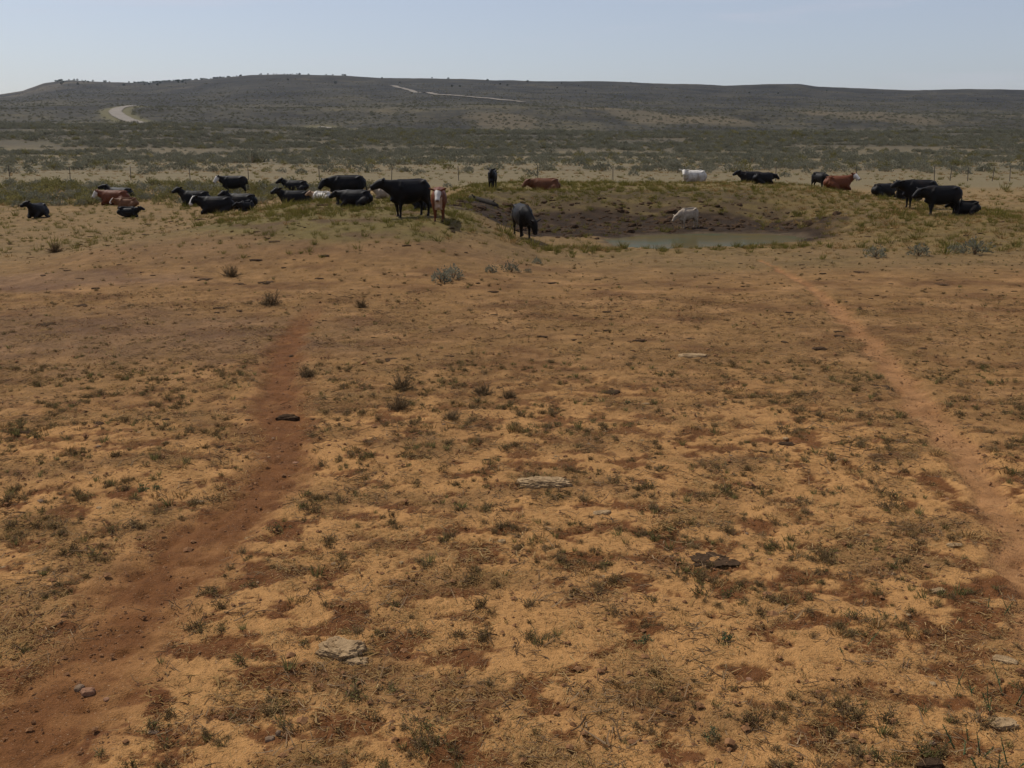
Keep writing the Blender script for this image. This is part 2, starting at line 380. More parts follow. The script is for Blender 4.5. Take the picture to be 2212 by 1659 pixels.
# ------------------------------------------------------------------ ground: one polar sheet, split into ground, paths and hills
def build_ground():
    r1 = 2.5 * np.exp(np.arange(0, 1000) * .0046); r1 = r1[r1 < 62]
    r2 = r1[-1] * np.exp(np.arange(1, 1000) * .0125); r2 = r2[r2 < 5600]
    r = np.concatenate([[0.02, .8, 1.6], r1, r2])
    side = np.concatenate([np.arange(-62, -48, 1.2), np.arange(-48, -34, .35)])
    fine = np.arange(-34, 34.001, .168); coarse = np.arange(62, 298.1, 4.7)[1:-1]
    az = np.radians(np.concatenate([side, fine, -side[::-1], coarse]))
    nr, na = len(r), len(az)
    RR, AA = np.meshgrid(r, az, indexing='ij')
    jit = 0.35 * (rng.random(RR.shape) - .5)
    x = RR * np.sin(AA); y = RR * np.cos(AA)
    da = np.full(x.shape, 9.0); db = np.full(x.shape, 9.0)
    nearm = RR < 60
    da[nearm] = trail_mask(x[nearm], y[nearm], TA, 21); db[nearm] = trail_mask(x[nearm], y[nearm], TB, 25)
    z = height(x, y, da, db)
    V = np.stack([x, y, z], -1).reshape(-1, 3)
    # normals from the sheet
    P = V.reshape(nr, na, 3)
    du = np.empty_like(P); du[1:-1] = P[2:] - P[:-2]; du[0] = P[1] - P[0]; du[-1] = P[-1] - P[-2]
    dv = np.roll(P, -1, 1) - np.roll(P, 1, 1)
    nn = np.cross(dv, du); nn /= np.maximum(np.linalg.norm(nn, axis=-1, keepdims=True), 1e-9)
    nn = np.where(nn[..., 2:] < 0, -nn, nn)
    # ---- colour of the soil itself
    c = lambda *a: np.array(a)[None, None, :]
    def mix(a, b, t): return a + (b - a) * np.clip(t, 0, 1)[..., None]
    rr = RR
    sand, red = c(.395, .215, .078), c(.120, .046, .015)
    patch = red_patch(x, y)
    tint = mix(np.broadcast_to(sand, P.shape), red, patch * .92)
    litter = up(fbm(x / 1.6, y / 1.1, 107, 4), .0, .35)
    tint = mix(tint, c(.165, .092, .036), litter * .6)
    midc = mix(mix(np.broadcast_to(c(.215, .124, .047), P.shape), c(.128, .066, .025), up(fbm(x / 2.4, y / 1.5, 111, 4), -.1, .4)),
               c(.285, .165, .068), up(fbm(x / 1.9, y / 1.3, 115, 4), .05, .45))
    tint = mix(tint, midc, up(rr + 2.5 * fbm(x / 4, y / 4, 117, 2), 11, 21) * .9)
    # dark purplish crust on the left, 17-26 m out
    pur = down(np.hypot((x + 9.5) / 7.5, (y - 20.5) / 3.6) + .5 * fbm(x / 2, y / 1.2, 119, 3), .5, 1.15)
    tint = mix(tint, c(.130, .078, .046), pur * .5)
    pur2 = down(np.hypot((x + 14) / 5, (y - 28) / 2.0) + .5 * fbm(x / 2, y / 1.2, 120, 3), .5, 1.15)
    tint = mix(tint, c(.145, .090, .060), pur2 * .45)
    meadow = up(y + 3 * fbm(x / 6, y / 5, 121, 3), 27, 36)
    tint = mix(tint, mix(np.broadcast_to(c(.182, .124, .054), P.shape), c(.150, .108, .045), up(fbm(x / 3, y / 2, 123, 3), -.2, .4)), meadow * .8)
    # reddish bare apron in front of the mound
    redap = down(np.hypot((x + 7) / 9, (y - 32.5) / 2.6) + .45 * fbm(x / 3, y / 1.6, 125, 3), .55, 1.1)
    tint = mix(tint, c(.165, .088, .042), redap * .35)
    # mound grass
    bk = bank(x, y)
    gr = up(bk + .30 * fbm(x / 2.2, y / 2.2, 127, 4), .62, 1.0)
    tint = mix(tint, mix(np.broadcast_to(c(.135, .108, .036), P.shape), c(.10, .066, .030), up(fbm(x / 1.6, y / 1.6, 129, 3), -.05, .35)), gr * .9)
    inner = up(y, 45.5, 47.5) * down(y, 55.5, 58) * up(x, -4, 0) * down(x, 15, 19)
    tint = mix(tint, mix(np.broadcast_to(c(.062, .044, .021), P.shape), c(.11, .083, .030), up(fbm(x / 1.3, y / 1.0, 130, 4), -.15, .35)), inner * .85)
    flank = up(x + 1.5 * fbm(x / 3, y / 3, 135, 2), 12, 16) * up(y, 34, 39) * down(y, 56, 64)
    tint = mix(tint, mix(np.broadcast_to(c(.16, .115, .042), P.shape), c(.12, .085, .036), up(fbm(x / 1.6, y / 1.2, 137, 3), -.1, .35)), flank * .8)
    # churned mud round the water, reaching along the foot of the bank
    rho = pond_rho(x, y)
    mud = np.maximum(down(rho, 1.12, 1.6) * up(y + .25 * (x - 8), 40.8, 42.4), down(np.hypot((x - 5.4) / 9.6, (y - 46.3) / 4.3) + .35 * fbm(x / 1.5, y / 1.5, 131, 3), .82, 1.1) * up(y - .12 * np.abs(x - 5), 39.6, 40.6))
    mud = np.clip(mud * 1.1, 0, 1)
    tint = mix(tint, mix(np.broadcast_to(c(.028, .0175, .009), P.shape), c(.060, .037, .019), up(fbm(x / .7, y / .7, 133, 3), -.1, .5)), mud)
    tint = mix(tint, c(.10, .075, .045), down(rho, .95, 1.1))
    # trails
    ta, tb = down(da, .45, 1.30) * down(y, 21, 25.5), down(db, .45, 1.30)
    edge = np.maximum(down(np.abs(da - 1.05), .05, .5), 0) * .35 * down(y, 20, 25)
    lefttrail = mix(np.broadcast_to(c(.150, .064, .021), P.shape), c(.25, .122, .044), up(fbm(x / .5, y / .5, 141, 3) - .25 * up(y, 8, 14) + .1, 0, .5) * .75)
    tint = mix(tint, c(.15, .062, .025), edge)
    tint = mix(tint, lefttrail, ta)
    tint = mix(tint, mix(np.broadcast_to(c(.32, .168, .070), P.shape), c(.24, .118, .046), up(fbm(x / .8, y / .8, 145, 3), -.1, .4)), tb * .92)
    # pale track along the fence, then the brush plain
    band = up(y + 2 * fbm(x / 14, y / 8, 151, 2), 74, 82) * down(y + 5 * fbm(x / 14, y / 8, 153, 2), 104, 122)
    tint = mix(tint, c(.148, .116, .060), band)
    plain = up(y, 100, 125)
    soil = mix(np.broadcast_to(c(.13, .104, .060), P.shape), c(.105, .09, .05), up(fbm(x / 30, y / 30, 157, 3), -.3, .4))
    tint = mix(tint, soil, plain)
    clear = up(fbm(x / 60, y / 26, 161, 3), -.02, .22) * down(y, 230, 330)
    tint = mix(tint, c(.165, .128, .068), plain * clear * .8)
    # bare slopes on the low hills, right of centre
    X2 = 1106 + x / np.maximum(y * CP, 1) * FPX
    bare = up(fbm(x / 70, y / 110, 163, 4) + .22 * up(X2, 800, 1500) - .25 * down(X2, 300, 800), .16, .42) * up(y, 440, 520) * down(y, 690, 800)
    tint = mix(tint, c(.145, .112, .072), bare * .4)
    far = up(y, 650, 1100)
    tint = mix(tint, c(.10, .087, .052), up(y, 300, 450) * (1 - bare) * .8)
    tint = mix(tint, mix(np.broadcast_to(c(.034, .031, .026), P.shape), c(.080, .068, .048), up(fbm(x / 120, y / 300, 169, 5), -.15, .45)), far * .9)
    rd = np.full(x.shape, 999.0); fm = (y > 300) & (y < 1900); rd[fm] = road_dist(x[fm], y[fm])
    verge = down(rd, 3, 9) * down(y, 720, 760)
    tint = mix(tint, c(.15, .132, .058), verge * .65)
    rocky = up(fbm(x / 55, y / 160, 167, 4) + .35 * down(X2, 150, 420), .18, .5) * up(y, 1250, 1450) * down(X2, 500, 900)
    tint = mix(tint, c(.15, .125, .09), rocky * .7)
    tint = tint * (1 - .20 * up(y, 300, 500))[..., None]
    tint = tint * (1 - (1 - c(.91, .87, .84)) * down(y, 55, 75)[..., None])
    spk = 1 + (.34 * fbm(x / .42, y / .30, 147, 3) + .16 * fbm(x / 1.7, y / 1.1, 149, 2)) * up(rr, 8, 14) * down(rr, 60, 90)
    tint = tint * np.clip(spk, .45, 1.5)[..., None]
    sage = np.clip(up(y, 150, 420) * (1 - .75 * bare) * (1 - verge) * (1 - .5 * rocky), 0, 1)
    near = down(rr, 30, 90)
    tint4 = np.concatenate([tint, np.ones(tint.shape[:2] + (1,))], -1).reshape(-1, 4)
    # ---- faces
    i = np.arange(nr - 1)[:, None]; j = np.arange(na)[None, :]; j2 = (j + 1) % na
    Q = np.stack([i * na + j, i * na + j2 + 0 * i, (i + 1) * na + j2, (i + 1) * na + j], -1)
    Q = np.stack([np.broadcast_to(Q[..., k], (nr - 1, na)) for k in (0, 1, 2, 3)], -1).reshape(-1, 4)
    def qavg(a): return a.reshape(-1)[Q].mean(1)
    fa, fb, fy = qavg(da), qavg(db), qavg(y)
    kind = np.where(fa < 1, 1, np.where(fb < 1, 2, np.where(fy > 300, 3, 0)))
    specs = {0: ('ground', 'bare sandy pasture with reddish soil and scattered dry growth'),
             1: ('path', 'dark red cattle trail winding down the bare pasture to the lower corner'),
             2: ('path', 'pale sandy cattle trail leading up to the pond'),
             3: ('hills', 'low brush-covered hills along the skyline')}
    for k, (nm, lab) in specs.items():
        q = Q[kind == k]
        ids, inv = np.unique(q, return_inverse=True); inv = inv.reshape(q.shape)
        me = bpy.data.meshes.new(nm)
        me.vertices.add(len(ids)); me.vertices.foreach_set('co', V[ids].ravel())
        me.loops.add(inv.size); me.loops.foreach_set('vertex_index', inv.ravel().astype(np.int32))
        me.polygons.add(len(q)); me.polygons.foreach_set('loop_start', np.arange(0, inv.size, 4, dtype=np.int32))
        me.update(calc_edges=True)
        me.polygons.foreach_set('use_smooth', np.ones(len(q), bool))
        a = me.attributes.new('tint', 'FLOAT_COLOR', 'POINT'); a.data.foreach_set('color', tint4[ids].ravel())
        a = me.attributes.new('sage', 'FLOAT', 'POINT'); a.data.foreach_set('value', sage.reshape(-1)[ids])
        a = me.attributes.new('near', 'FLOAT', 'POINT'); a.data.foreach_set('value', near.reshape(-1)[ids])
        me.normals_split_custom_set_from_vertices(nn.reshape(-1, 3)[ids])
        me.materials.append(M['earth'])
        tag(link(nm, me), lab, kind='structure')
build_ground()

# water sheet
def build_water():
    n = 96; v = []; 
    for k in range(n):
        a = 2 * math.pi * k / n
        u_, v_ = 1.2 * POND[2] * math.cos(a), 1.2 * POND[3] * math.sin(a); v.append((POND[0] + u_ * math.cos(POND[4]) - v_ * math.sin(POND[4]), POND[1] + u_ * math.sin(POND[4]) + v_ * math.cos(POND[4]), WATER_Z))
    me = mesh_from('water', v, [tuple(range(n))], M['water'])
    tag(link('water', me), 'shallow murky stock pond below the earth bank', kind='structure')
build_water()

def strip(name, label, pts, width, mat, lift=.25):
    pts = [np.array(p) for p in pts]; v = []; f = []
    dense = []
    for a, b in zip(pts[:-1], pts[1:]):
        for t in np.linspace(0, 1, 4)[:-1]: dense.append(a + (b - a) * t)
    dense.append(pts[-1]); dense = np.array(dense)
    for _ in range(6):
        dense[1:-1] = (dense[:-2] + 2 * dense[1:-1] + dense[2:]) / 4
    K = 5
    for i, p in enumerate(dense):
        t = dense[min(i + 1, len(dense) - 1)] - dense[max(i - 1, 0)]; t = t / np.linalg.norm(t); n = np.array([t[1], -t[0]])
        for k in range(K):
            q = p + n * width * (k / (K - 1) - .5) * (1 + .12 * math.sin(i * 1.7)); v.append((q[0], q[1], hz1(q[0], q[1]) + lift))
    for i in range(len(dense) - 1):
        for k in range(K - 1): f.append((i * K + k, i * K + k + 1, (i + 1) * K + k + 1, (i + 1) * K + k))
    tag(link(name, mesh_from(name, v, f, mat, True)), label, kind='structure')
for (nm, lab, pts, w, lift) in ROADS: strip('road', lab, pts, w, M['road'], lift)

# ------------------------------------------------------------------ plant meshes
def sage_mesh(name, seed, w=.55, h=.55, n=230, mats=('sage', 'twig'), ls=.12, stems=7):
    r = random.Random(seed); mb = MB()
    ph = [r.uniform(0, 6.28) for _ in range(4)]
    lob = lambda a: 1 + .20 * math.sin(2 * a + ph[0]) + .16 * math.sin(3 * a + ph[1]) + .10 * math.sin(5 * a + ph[2])
    for _ in range(stems):
        a = r.uniform(0, 6.283); q = w * r.uniform(.2, .6); mb.tube([(0, 0, -.04), (math.cos(a) * q * .5, math.sin(a) * q * .5, h * .3), (math.cos(a) * q, math.sin(a) * q, h * r.uniform(.5, .85))], [.018, .012, .005], 3, 1, False)
    for _ in range(n):
        a = r.uniform(0, 6.283); e = math.asin(r.uniform(0, 1) ** .9); t = r.uniform(.62, 1.05) * lob(a + .6 * e)
        p = Vector((math.cos(a) * math.cos(e) * w * t, math.sin(a) * math.cos(e) * w * t, .02 + math.sin(e) * h * t * (1 + .18 * math.sin(3 * a + ph[3]))))
        d = Vector((math.cos(a) * math.cos(e), math.sin(a) * math.cos(e), .35 + math.sin(e)))
        leaf(mb, p, d + rvec(r) * .55, ls * r.uniform(.6, 1.4), ls * r.uniform(.4, .8), r, 0)
    return mb.build(name, [M[mats[0]], M[mats[1]]])
def tuft_mesh(name, seed, n=26, h=.09, spread=.05, mat='straw', lean=.7, wid=.0035):
    r = random.Random(seed); mb = MB()
    for _ in range(n):
        a = r.uniform(0, 6.283); q = abs(r.gauss(0, .6)) * spread
        p = Vector((math.cos(a) * q, math.sin(a) * q, -.01)); L = h * r.uniform(.45, 1.25)
        d = Vector((math.cos(a) * lean * r.uniform(.1, 1.4), math.sin(a) * lean * r.uniform(.1, 1.4), 1)).normalized()
        s = d.cross(rvec(r)).normalized() * wid * r.uniform(.7, 1.4)
        m = p + d * L * .6; e = p + d * L + Vector((d.x, d.y, -.3)) * L * .25 * r.random()
        mb.poly([p - s, p + s, m + s * .8, m - s * .8]); mb.poly([m - s * .8, m + s * .8, e])
    return mb.build(name, [M[mat]])
def shrublet_mesh(name, seed, w=.085, h=.07, twigs=20, leaves=170, mats=('dry', 'twig'), ll=.016, tr=1.0):
    r = random.Random(seed); mb = MB()
    for _ in range(twigs):
        a = r.uniform(0, 6.283); e = r.uniform(.15, 1.3)
        d = Vector((math.cos(a) * math.cos(e), math.sin(a) * math.cos(e), math.sin(e))); L = w * r.uniform(.6, 1.35) * (1 if e < .8 else h / w)
        b = Vector((r.gauss(0, .25) * w, r.gauss(0, .25) * w, -.01)); m = b + d * L * .5 + rvec(r) * .012; t = b + d * L + rvec(r) * .012
        mb.tube([b, m, t], [.0032 * tr, .0024 * tr, .001 * tr], 3, 1, False)
        for _ in range(2):
            mb.tube([m, m + (d + rvec(r) * .9).normalized() * L * .45], [.0025, .001], 3, 1, False)
        for _ in range(leaves // twigs):
            q = b.lerp(t, r.uniform(.35, 1.0)) + rvec(r) * .014
            q.z = max(q.z, .004); leaf(mb, q, d + rvec(r) * .9, ll * r.uniform(.6, 1.6), ll * r.uniform(.3, .6), r, 0)
    return mb.build(name, [M[mats[0]], M[mats[1]]])
def stone_mesh(name, seed, size=(.1, .07, .04), mat='stone_pale', sub=2, layers=0.0, rough=.25, crumb=0.0):
    r = np.random.default_rng(seed); bm = bmesh.new(); bmesh.ops.create_icosphere(bm, subdivisions=sub, radius=1)
    o = r.uniform(0, 50, 3)
    for v in bm.verts:
        p = np.array(v.co)
        k = 1 + rough * float(perlin(p[0] * 1.3 + o[0], p[1] * 1.3 + p[2] * .9 + o[1])) + rough * .5 * float(perlin(p[0] * 3 + o[1], p[1] * 3 + p[2] * 2.2 + o[2]))
        if crumb: k += crumb * float(perlin(p[0] * 8 + o[2], p[1] * 8 + p[2] * 7 + o[0])) 
        q = p * k
        q = np.sign(q) * np.abs(q) ** .72
        if layers: q[2] = q[2] * (1 - layers) + layers * (np.round(q[2] * 3) / 3)
        v.co = Vector((q[0] * size[0], q[1] * size[1], q[2] * size[2]))
    me = bpy.data.meshes.new(name); bm.to_mesh(me); bm.free(); me.materials.append(M[mat]); return me
def multi_mesh(name, seed, kind):
    r = random.Random(seed); mb = MB()
    if kind == 'straw':
        for _ in range(60):
            a = r.uniform(0, 6.283); p = Vector((r.gauss(0, .10), r.gauss(0, .10), r.uniform(.002, .012))); L = r.uniform(.012, .055); w = r.uniform(.0012, .003)
            d = Vector((math.cos(a), math.sin(a), r.uniform(-.15, .3))); s = Vector((-d.y, d.x, 0)) * w
            mb.poly([p - s, p + s, p + d * L + s * .6, p + d * L - s * .6])
        return mb.build(name, [M['straw']])
    if kind == 'twigs':
        for _ in range(9):
            a = r.uniform(0, 6.283); p = Vector((r.gauss(0, .08), r.gauss(0, .08), r.uniform(.003, .012))); L = r.uniform(.03, .11)
            d = Vector((math.cos(a), math.sin(a), r.uniform(-.05, .35)))
            mb.tube([p, p + d * L * .5 + rvec(r) * .008, p + d * L], [.003, .0024, .001], 3, 0, False)
        return mb.build(name, [M['twig']])
    if kind in ('clod', 'stone_pale', 'stone_grey'):
        for _ in range(9 if kind == 'clod' else 4):
            c = Vector((r.gauss(0, .11), r.gauss(0, .11), 0)); s = abs(r.gauss(0, 1)) ** 1.5 * .0055 + .003
            o = [Vector((r.uniform(.6, 1.3), r.uniform(.6, 1.3), r.uniform(.5, 1))) for _ in range(2)]
            pts = [Vector((1, 0, 0)), Vector((-1, 0, 0)), Vector((0, 1, 0)), Vector((0, -1, 0)), Vector((0, 0, 1)), Vector((.6, .6, .5)), Vector((-.6, .5, .6)), Vector((.5, -.7, .5)), Vector((-.6, -.6, .4))]
            n = len(mb.v); mb.v += [tuple(c + Vector((q.x * o[0].x, q.y * o[0].y, q.z * o[0].z + .1)) * s * r.uniform(.85, 1.2)) for q in pts]
            for t in ((0, 2, 5), (2, 1, 6), (1, 3, 8), (3, 0, 7), (5, 2, 6), (6, 1, 8), (8, 3, 7), (7, 0, 5), (4, 5, 6), (4, 6, 8), (4, 8, 7), (4, 7, 5)):
                mb.f.append(tuple(n + k for k in t)); mb.m.append(0)
        return mb.build(name, [M[kind]])

# ------------------------------------------------------------------ scattering
def template_collection(name, meshes):
    c = bpy.data.collections.new(name)
    for i, me in enumerate(meshes):
        c.objects.link(bpy.data.objects.new('%s_%02d' % (name, i), me))
    return c
def scatter(name, label, pts, scl, idx, coll, rot):
    n = len(pts); me = bpy.data.meshes.new(name); me.vertices.add(n); me.vertices.foreach_set('co', np.asarray(pts, np.float32).ravel())
    for nm, ty, key, arr in (('rot', 'FLOAT_VECTOR', 'vector', np.asarray(rot, np.float32).ravel()), ('scl', 'FLOAT', 'value', np.asarray(scl, np.float32)), ('pick', 'INT', 'value', np.asarray(idx, np.int32))):
        a = me.attributes.new(nm, ty, 'POINT'); a.data.foreach_set(key, arr)
    o = link(name, me); tag(o, label, kind='stuff')
    ng = bpy.data.node_groups.new(name + '_nodes', 'GeometryNodeTree')
    ng.interface.new_socket('Geometry', in_out='INPUT', socket_type='NodeSocketGeometry'); ng.interface.new_socket('Geometry', in_out='OUTPUT', socket_type='NodeSocketGeometry')
    N, L = ng.nodes, ng.links
    gi, go = N.new('NodeGroupInput'), N.new('NodeGroupOutput')
    ci = N.new('GeometryNodeCollectionInfo'); ci.inputs['Collection'].default_value = coll; ci.inputs['Separate Children'].default_value = True; ci.inputs['Reset Children'].default_value = True
    ip = N.new('GeometryNodeInstanceOnPoints'); ip.inputs['Pick Instance'].default_value = True
    def attr(nm, ty):
        a = N.new('GeometryNodeInputNamedAttribute'); a.data_type = ty; a.inputs['Name'].default_value = nm; return a.outputs['Attribute']
    L.new(gi.outputs[0], ip.inputs['Points']); L.new(ci.outputs[0], ip.inputs['Instance'])
    L.new(attr('pick', 'INT'), ip.inputs['Instance Index']); L.new(attr('rot', 'FLOAT_VECTOR'), ip.inputs['Rotation']); L.new(attr('scl', 'FLOAT'), ip.inputs['Scale'])
    L.new(ip.outputs[0], go.inputs[0])
    md = o.modifiers.new('scatter', 'NODES'); md.node_group = ng
    return o
def wedge(n, y0, y1, power=1.0, margin=1.12):
    """n random points in the part of the land the photograph looks over, evenly spread over the ground (power 1) or thinning out"""
    u = rng.random(n); y = (y0 ** (2 * power) + u * (y1 ** (2 * power) - y0 ** (2 * power))) ** (1 / (2 * power)) if power != 0 else y0 * (y1 / y0) ** u
    half = .515 * (y * CP + CAM_H * SP) * (1 + (margin - 1) * .6) + 2.0
    return (rng.random(n) * 2 - 1) * half, y
def rots(n, tilt=.12): return np.stack([rng.normal(0, tilt, n), rng.normal(0, tilt, n), rng.random(n) * 6.283], -1)
def on_trail(x, y): return np.minimum(trail_mask(x, y, TA, 21), trail_mask(x, y, TB, 25))

def individuals(name, cat, label, group, x, y, scl, meshes, idx, rz):
    z = height(x, y)
    for k in range(len(x)):
        o = link(name, meshes[idx[k]], None, (x[k], y[k], z[k] - .005), (0, 0, rz[k]), float(scl[k]))
        tag(o, label, cat, group)

# ---- brush plain beyond the fence
sage_meshes = [sage_mesh('sagebrush_bush', 300 + k, .62, .50, 260, ls=.13) for k in range(7)] + [sage_mesh('sagebrush_bush', 320 + k, .58, .50, 240, mats=('olive', 'twig')) for k in range(3)]
x, y = wedge(46000, 98, 470)
dens = down(fbm(x / 60, y / 26, 161, 3), -.05, .20)
dens = dens * up(y + 6 * fbm(x / 14, y / 8, 153, 2), 104, 118) * (.45 + .55 * up(fbm(x / 9, y / 9, 171, 2), -.25, .2))
keep = (rng.random(len(x)) < np.clip(dens * (.34 + .66 * up(y, 170, 330)) + .03, 0, 1)) & (road_dist(x, y) > 2)
x, y = x[keep], y[keep]
s = rng.lognormal(-.05, .32, len(x)) * (1 + .35 * up(y, 200, 450)); pick = np.where(rng.random(len(x)) < .12, rng.integers(7, 10, len(x)), rng.integers(0, 7, len(x)))
# low bushes in front of the fence: a belt on the left, strays elsewhere
xb, yb = wedge(2600, 57, 92)
pb = up(-xb + 5 * fbm(xb / 8, yb / 6, 173, 2), 9, 15) * down(yb + 3 * fbm(xb / 8, yb / 6, 175, 2), 78, 84) * up(yb, 58, 62) * .9 + .012
keep = rng.random(len(xb)) < pb * down(bank(xb, yb), .25, .6)
xb, yb = xb[keep], yb[keep]; sb = rng.lognormal(-.35, .25, len(xb)); pkb = rng.choice([0, 1, 2, 7, 8, 9, 8, 9], len(xb))
allx = np.concatenate([x, xb]); ally = np.concatenate([y, yb]); alls = np.concatenate([s, sb]); allp = np.concatenate([pick, pkb])
order = np.argsort(-alls / ally); big = order[:300]; rest = order[300:]
fr = big[ally[big] > 93]; ne = big[ally[big] <= 93]
individuals('sage_bush', 'bush', 'grey-green sagebrush on the plain beyond the wire fence', 'sagebrush beyond the wire fence', allx[fr], ally[fr], alls[fr], sage_meshes, allp[fr], rng.random(len(fr)) * 6.28)
individuals('sage_bush', 'bush', 'low olive-green bush in the belt between the cattle and the wire fence', 'low bushes on the near side of the wire fence', allx[ne], ally[ne], alls[ne], sage_meshes, allp[ne], rng.random(len(ne)) * 6.28)
sage_coll = template_collection('sage_template', sage_meshes)
scatter('brush', 'sagebrush covering the plain in a continuous mass', np.stack([allx[rest], ally[rest], height(allx[rest], ally[rest])], -1), alls[rest], allp[rest], sage_coll, rots(len(rest), .05))
# hillside brush
x, y = wedge(42000, 430, 1500, .7)
keep = (rng.random(len(x)) < (.35 + .65 * up(fbm(x / 60, y / 60, 177, 3), -.2, .2)) * (.25 + .75 * down(y, 650, 1200))) & (road_dist(x, y) > 4); x, y = x[keep], y[keep]
scatter('brush', 'far brush dotted over the hillsides', np.stack([x, y, height(x, y) - .08], -1), rng.lognormal(.0, .3, len(x)), rng.integers(0, 7, len(x)), sage_coll, rots(len(x), .05))

# ---- junipers on the skyline
def juniper_mesh(seed):
    r = random.Random(seed); mb = MB()
    mb.tube([(0, 0, -.4), (.1, .05, .9), (-.05, 0, 2.4)], [.28, .2, .08], 5, 1)
    for k in range(4):
        a = r.uniform(0, 6.28); mb.tube([(0, 0, .7 + .3 * k), (math.cos(a) * .9, math.sin(a) * .9, 1.3 + .5 * k)], [.1, .03], 4, 1)
    for _ in range(230):
        d = rvec(r); t = r.uniform(.45, 1.0); p = Vector((d.x * 1.9 * t, d.y * 1.9 * t, 1.75 + d.z * 1.75 * t)); p.x *= 1 + .25 * math.sin(p.z * 2 + seed)
        leaf(mb, p, d + Vector((0, 0, .6)), r.uniform(.4, .8), r.uniform(.3, .55), r, 0)
    return mb.build('juniper_mesh', [M['juniper'], M['twig']])
jm = [juniper_mesh(k) for k in range(5)]
def junipers(n, X0, X1, spread_y, Yrng, lab, grp, jscale=1.0):
    for k in range(n):
        X = random.uniform(X0, X1); y = random.uniform(*Yrng)
        x = (X - 1106) / FPX * y * CP
        o = link('juniper_tree', random.choice(jm), None, (x, y, hz1(x, y) - .1), (0, 0, random.uniform(0, 6.28)), random.uniform(.75, 1.4) * jscale)
        tag(o, lab, 'tree', grp)
junipers(150, 300, 530, 0, (1775, 1812), 'tiny dark juniper in the row along the ridge crest', 'junipers along the ridge crest', .62)
junipers(20, 560, 760, 0, (1765, 1815), 'tiny dark juniper dotted on the highest part of the skyline', 'junipers on the highest skyline', .6)
junipers(16, 108, 240, 0, (1755, 1810), 'tiny dark juniper on top of the knoll at the end of the ridge', 'junipers on the knoll', .7)
junipers(24, 130, 420, 0, (1480, 1730), 'tiny dark juniper on the slope below the knoll', 'junipers on the slope below the knoll', .75)
junipers(14, 480, 1150, 0, (1350, 1740), 'tiny dark juniper standing alone on the long hillside', 'lone junipers on the long hillside', .7)
junipers(9, 1200, 2200, 0, (1200, 1700), 'tiny dark juniper on the low bare hills past the long hill', 'junipers on the low hills', .55)

# ---- wire fence
def build_fence():
    posts = [22, 152, 283, 411, 537, 690, 846, 991, 1161, 1324, 1477, 1675, 1850, 2018, 2052, 2090, 2143, 2181, 2330]
    root = bpy.data.objects.new('wire_fence', None); col.objects.link(root); root.location = (0, 90, 0)
    tag(root, 'long wire fence on thin dark posts across the plain behind the cattle', 'fence')
    tops = []
    mb = MB(); mb.tube([(0, 0, -.3), (.004, 0, .5), (0, .003, 1.22)], [.034, .034, .032], 6); me = mb.build('post_mesh', [M['post']])
    posts = [-110] + posts
    for k, X in enumerate(posts):
        y = 91.5 - 3.0 * (X / 2212.0) + random.uniform(-.3, .3); x = x_at(X, y, .4); z = hz1(x, y)
        o = link('post', me, root, (x, y - 90, z), (random.uniform(-.05, .05), random.uniform(-.06, .06), random.uniform(0, 3)), (1, 1, random.uniform(.95, 1.1)))
        tops.append((x, y - 90, z))
    for h in (.35, .62, .88, 1.12):
        mb = MB(); pts = []
        for a, b in zip(tops[:-1], tops[1:]):
            for t in (0, .5): pts.append(Vector(a).lerp(Vector(b), t) + Vector((0, -.05, h - (.02 if t else 0))))
        pts.append(Vector(tops[-1]) + Vector((0, -.05, h)))
        mb.tube(pts, [.004] * len(pts), 4); link('wire', mb.build('wire', [M['wire']]), root)
build_fence()

# ------------------------------------------------------------------ cattle
def ring_tube(path, up_hint=(0, 0, 1), k=14):
    """path: list of (point, half-width, half-height); returns a closed tube"""
    v, f = [], []; P = [Vector(p[0]) for p in path]; n = len(P)
    for i in range(n):
        t = (P[min(i + 1, n - 1)] - P[max(i - 1, 0)]).normalized()
        side = Vector(up_hint).cross(t)
        if side.length < .15: side = Vector((0, 1, 0))
        side.normalize(); u = t.cross(side).normalized()
        for j in range(k):
            a = 2 * math.pi * j / k; v.append(P[i] + side * math.cos(a) * path[i][1] + u * math.sin(a) * path[i][2])
    for i in range(n - 1):
        for j in range(k): f.append((i * k + j, i * k + (j + 1) % k, (i + 1) * k + (j + 1) % k, (i + 1) * k + j))
    f.append(tuple(range(k))[::-1]); f.append(tuple((n - 1) * k + j for j in range(k)))
    return v, f
def direction(yaw, pitch): return Vector((math.cos(yaw) * math.cos(pitch), math.sin(yaw) * math.cos(pitch), math.sin(pitch)))
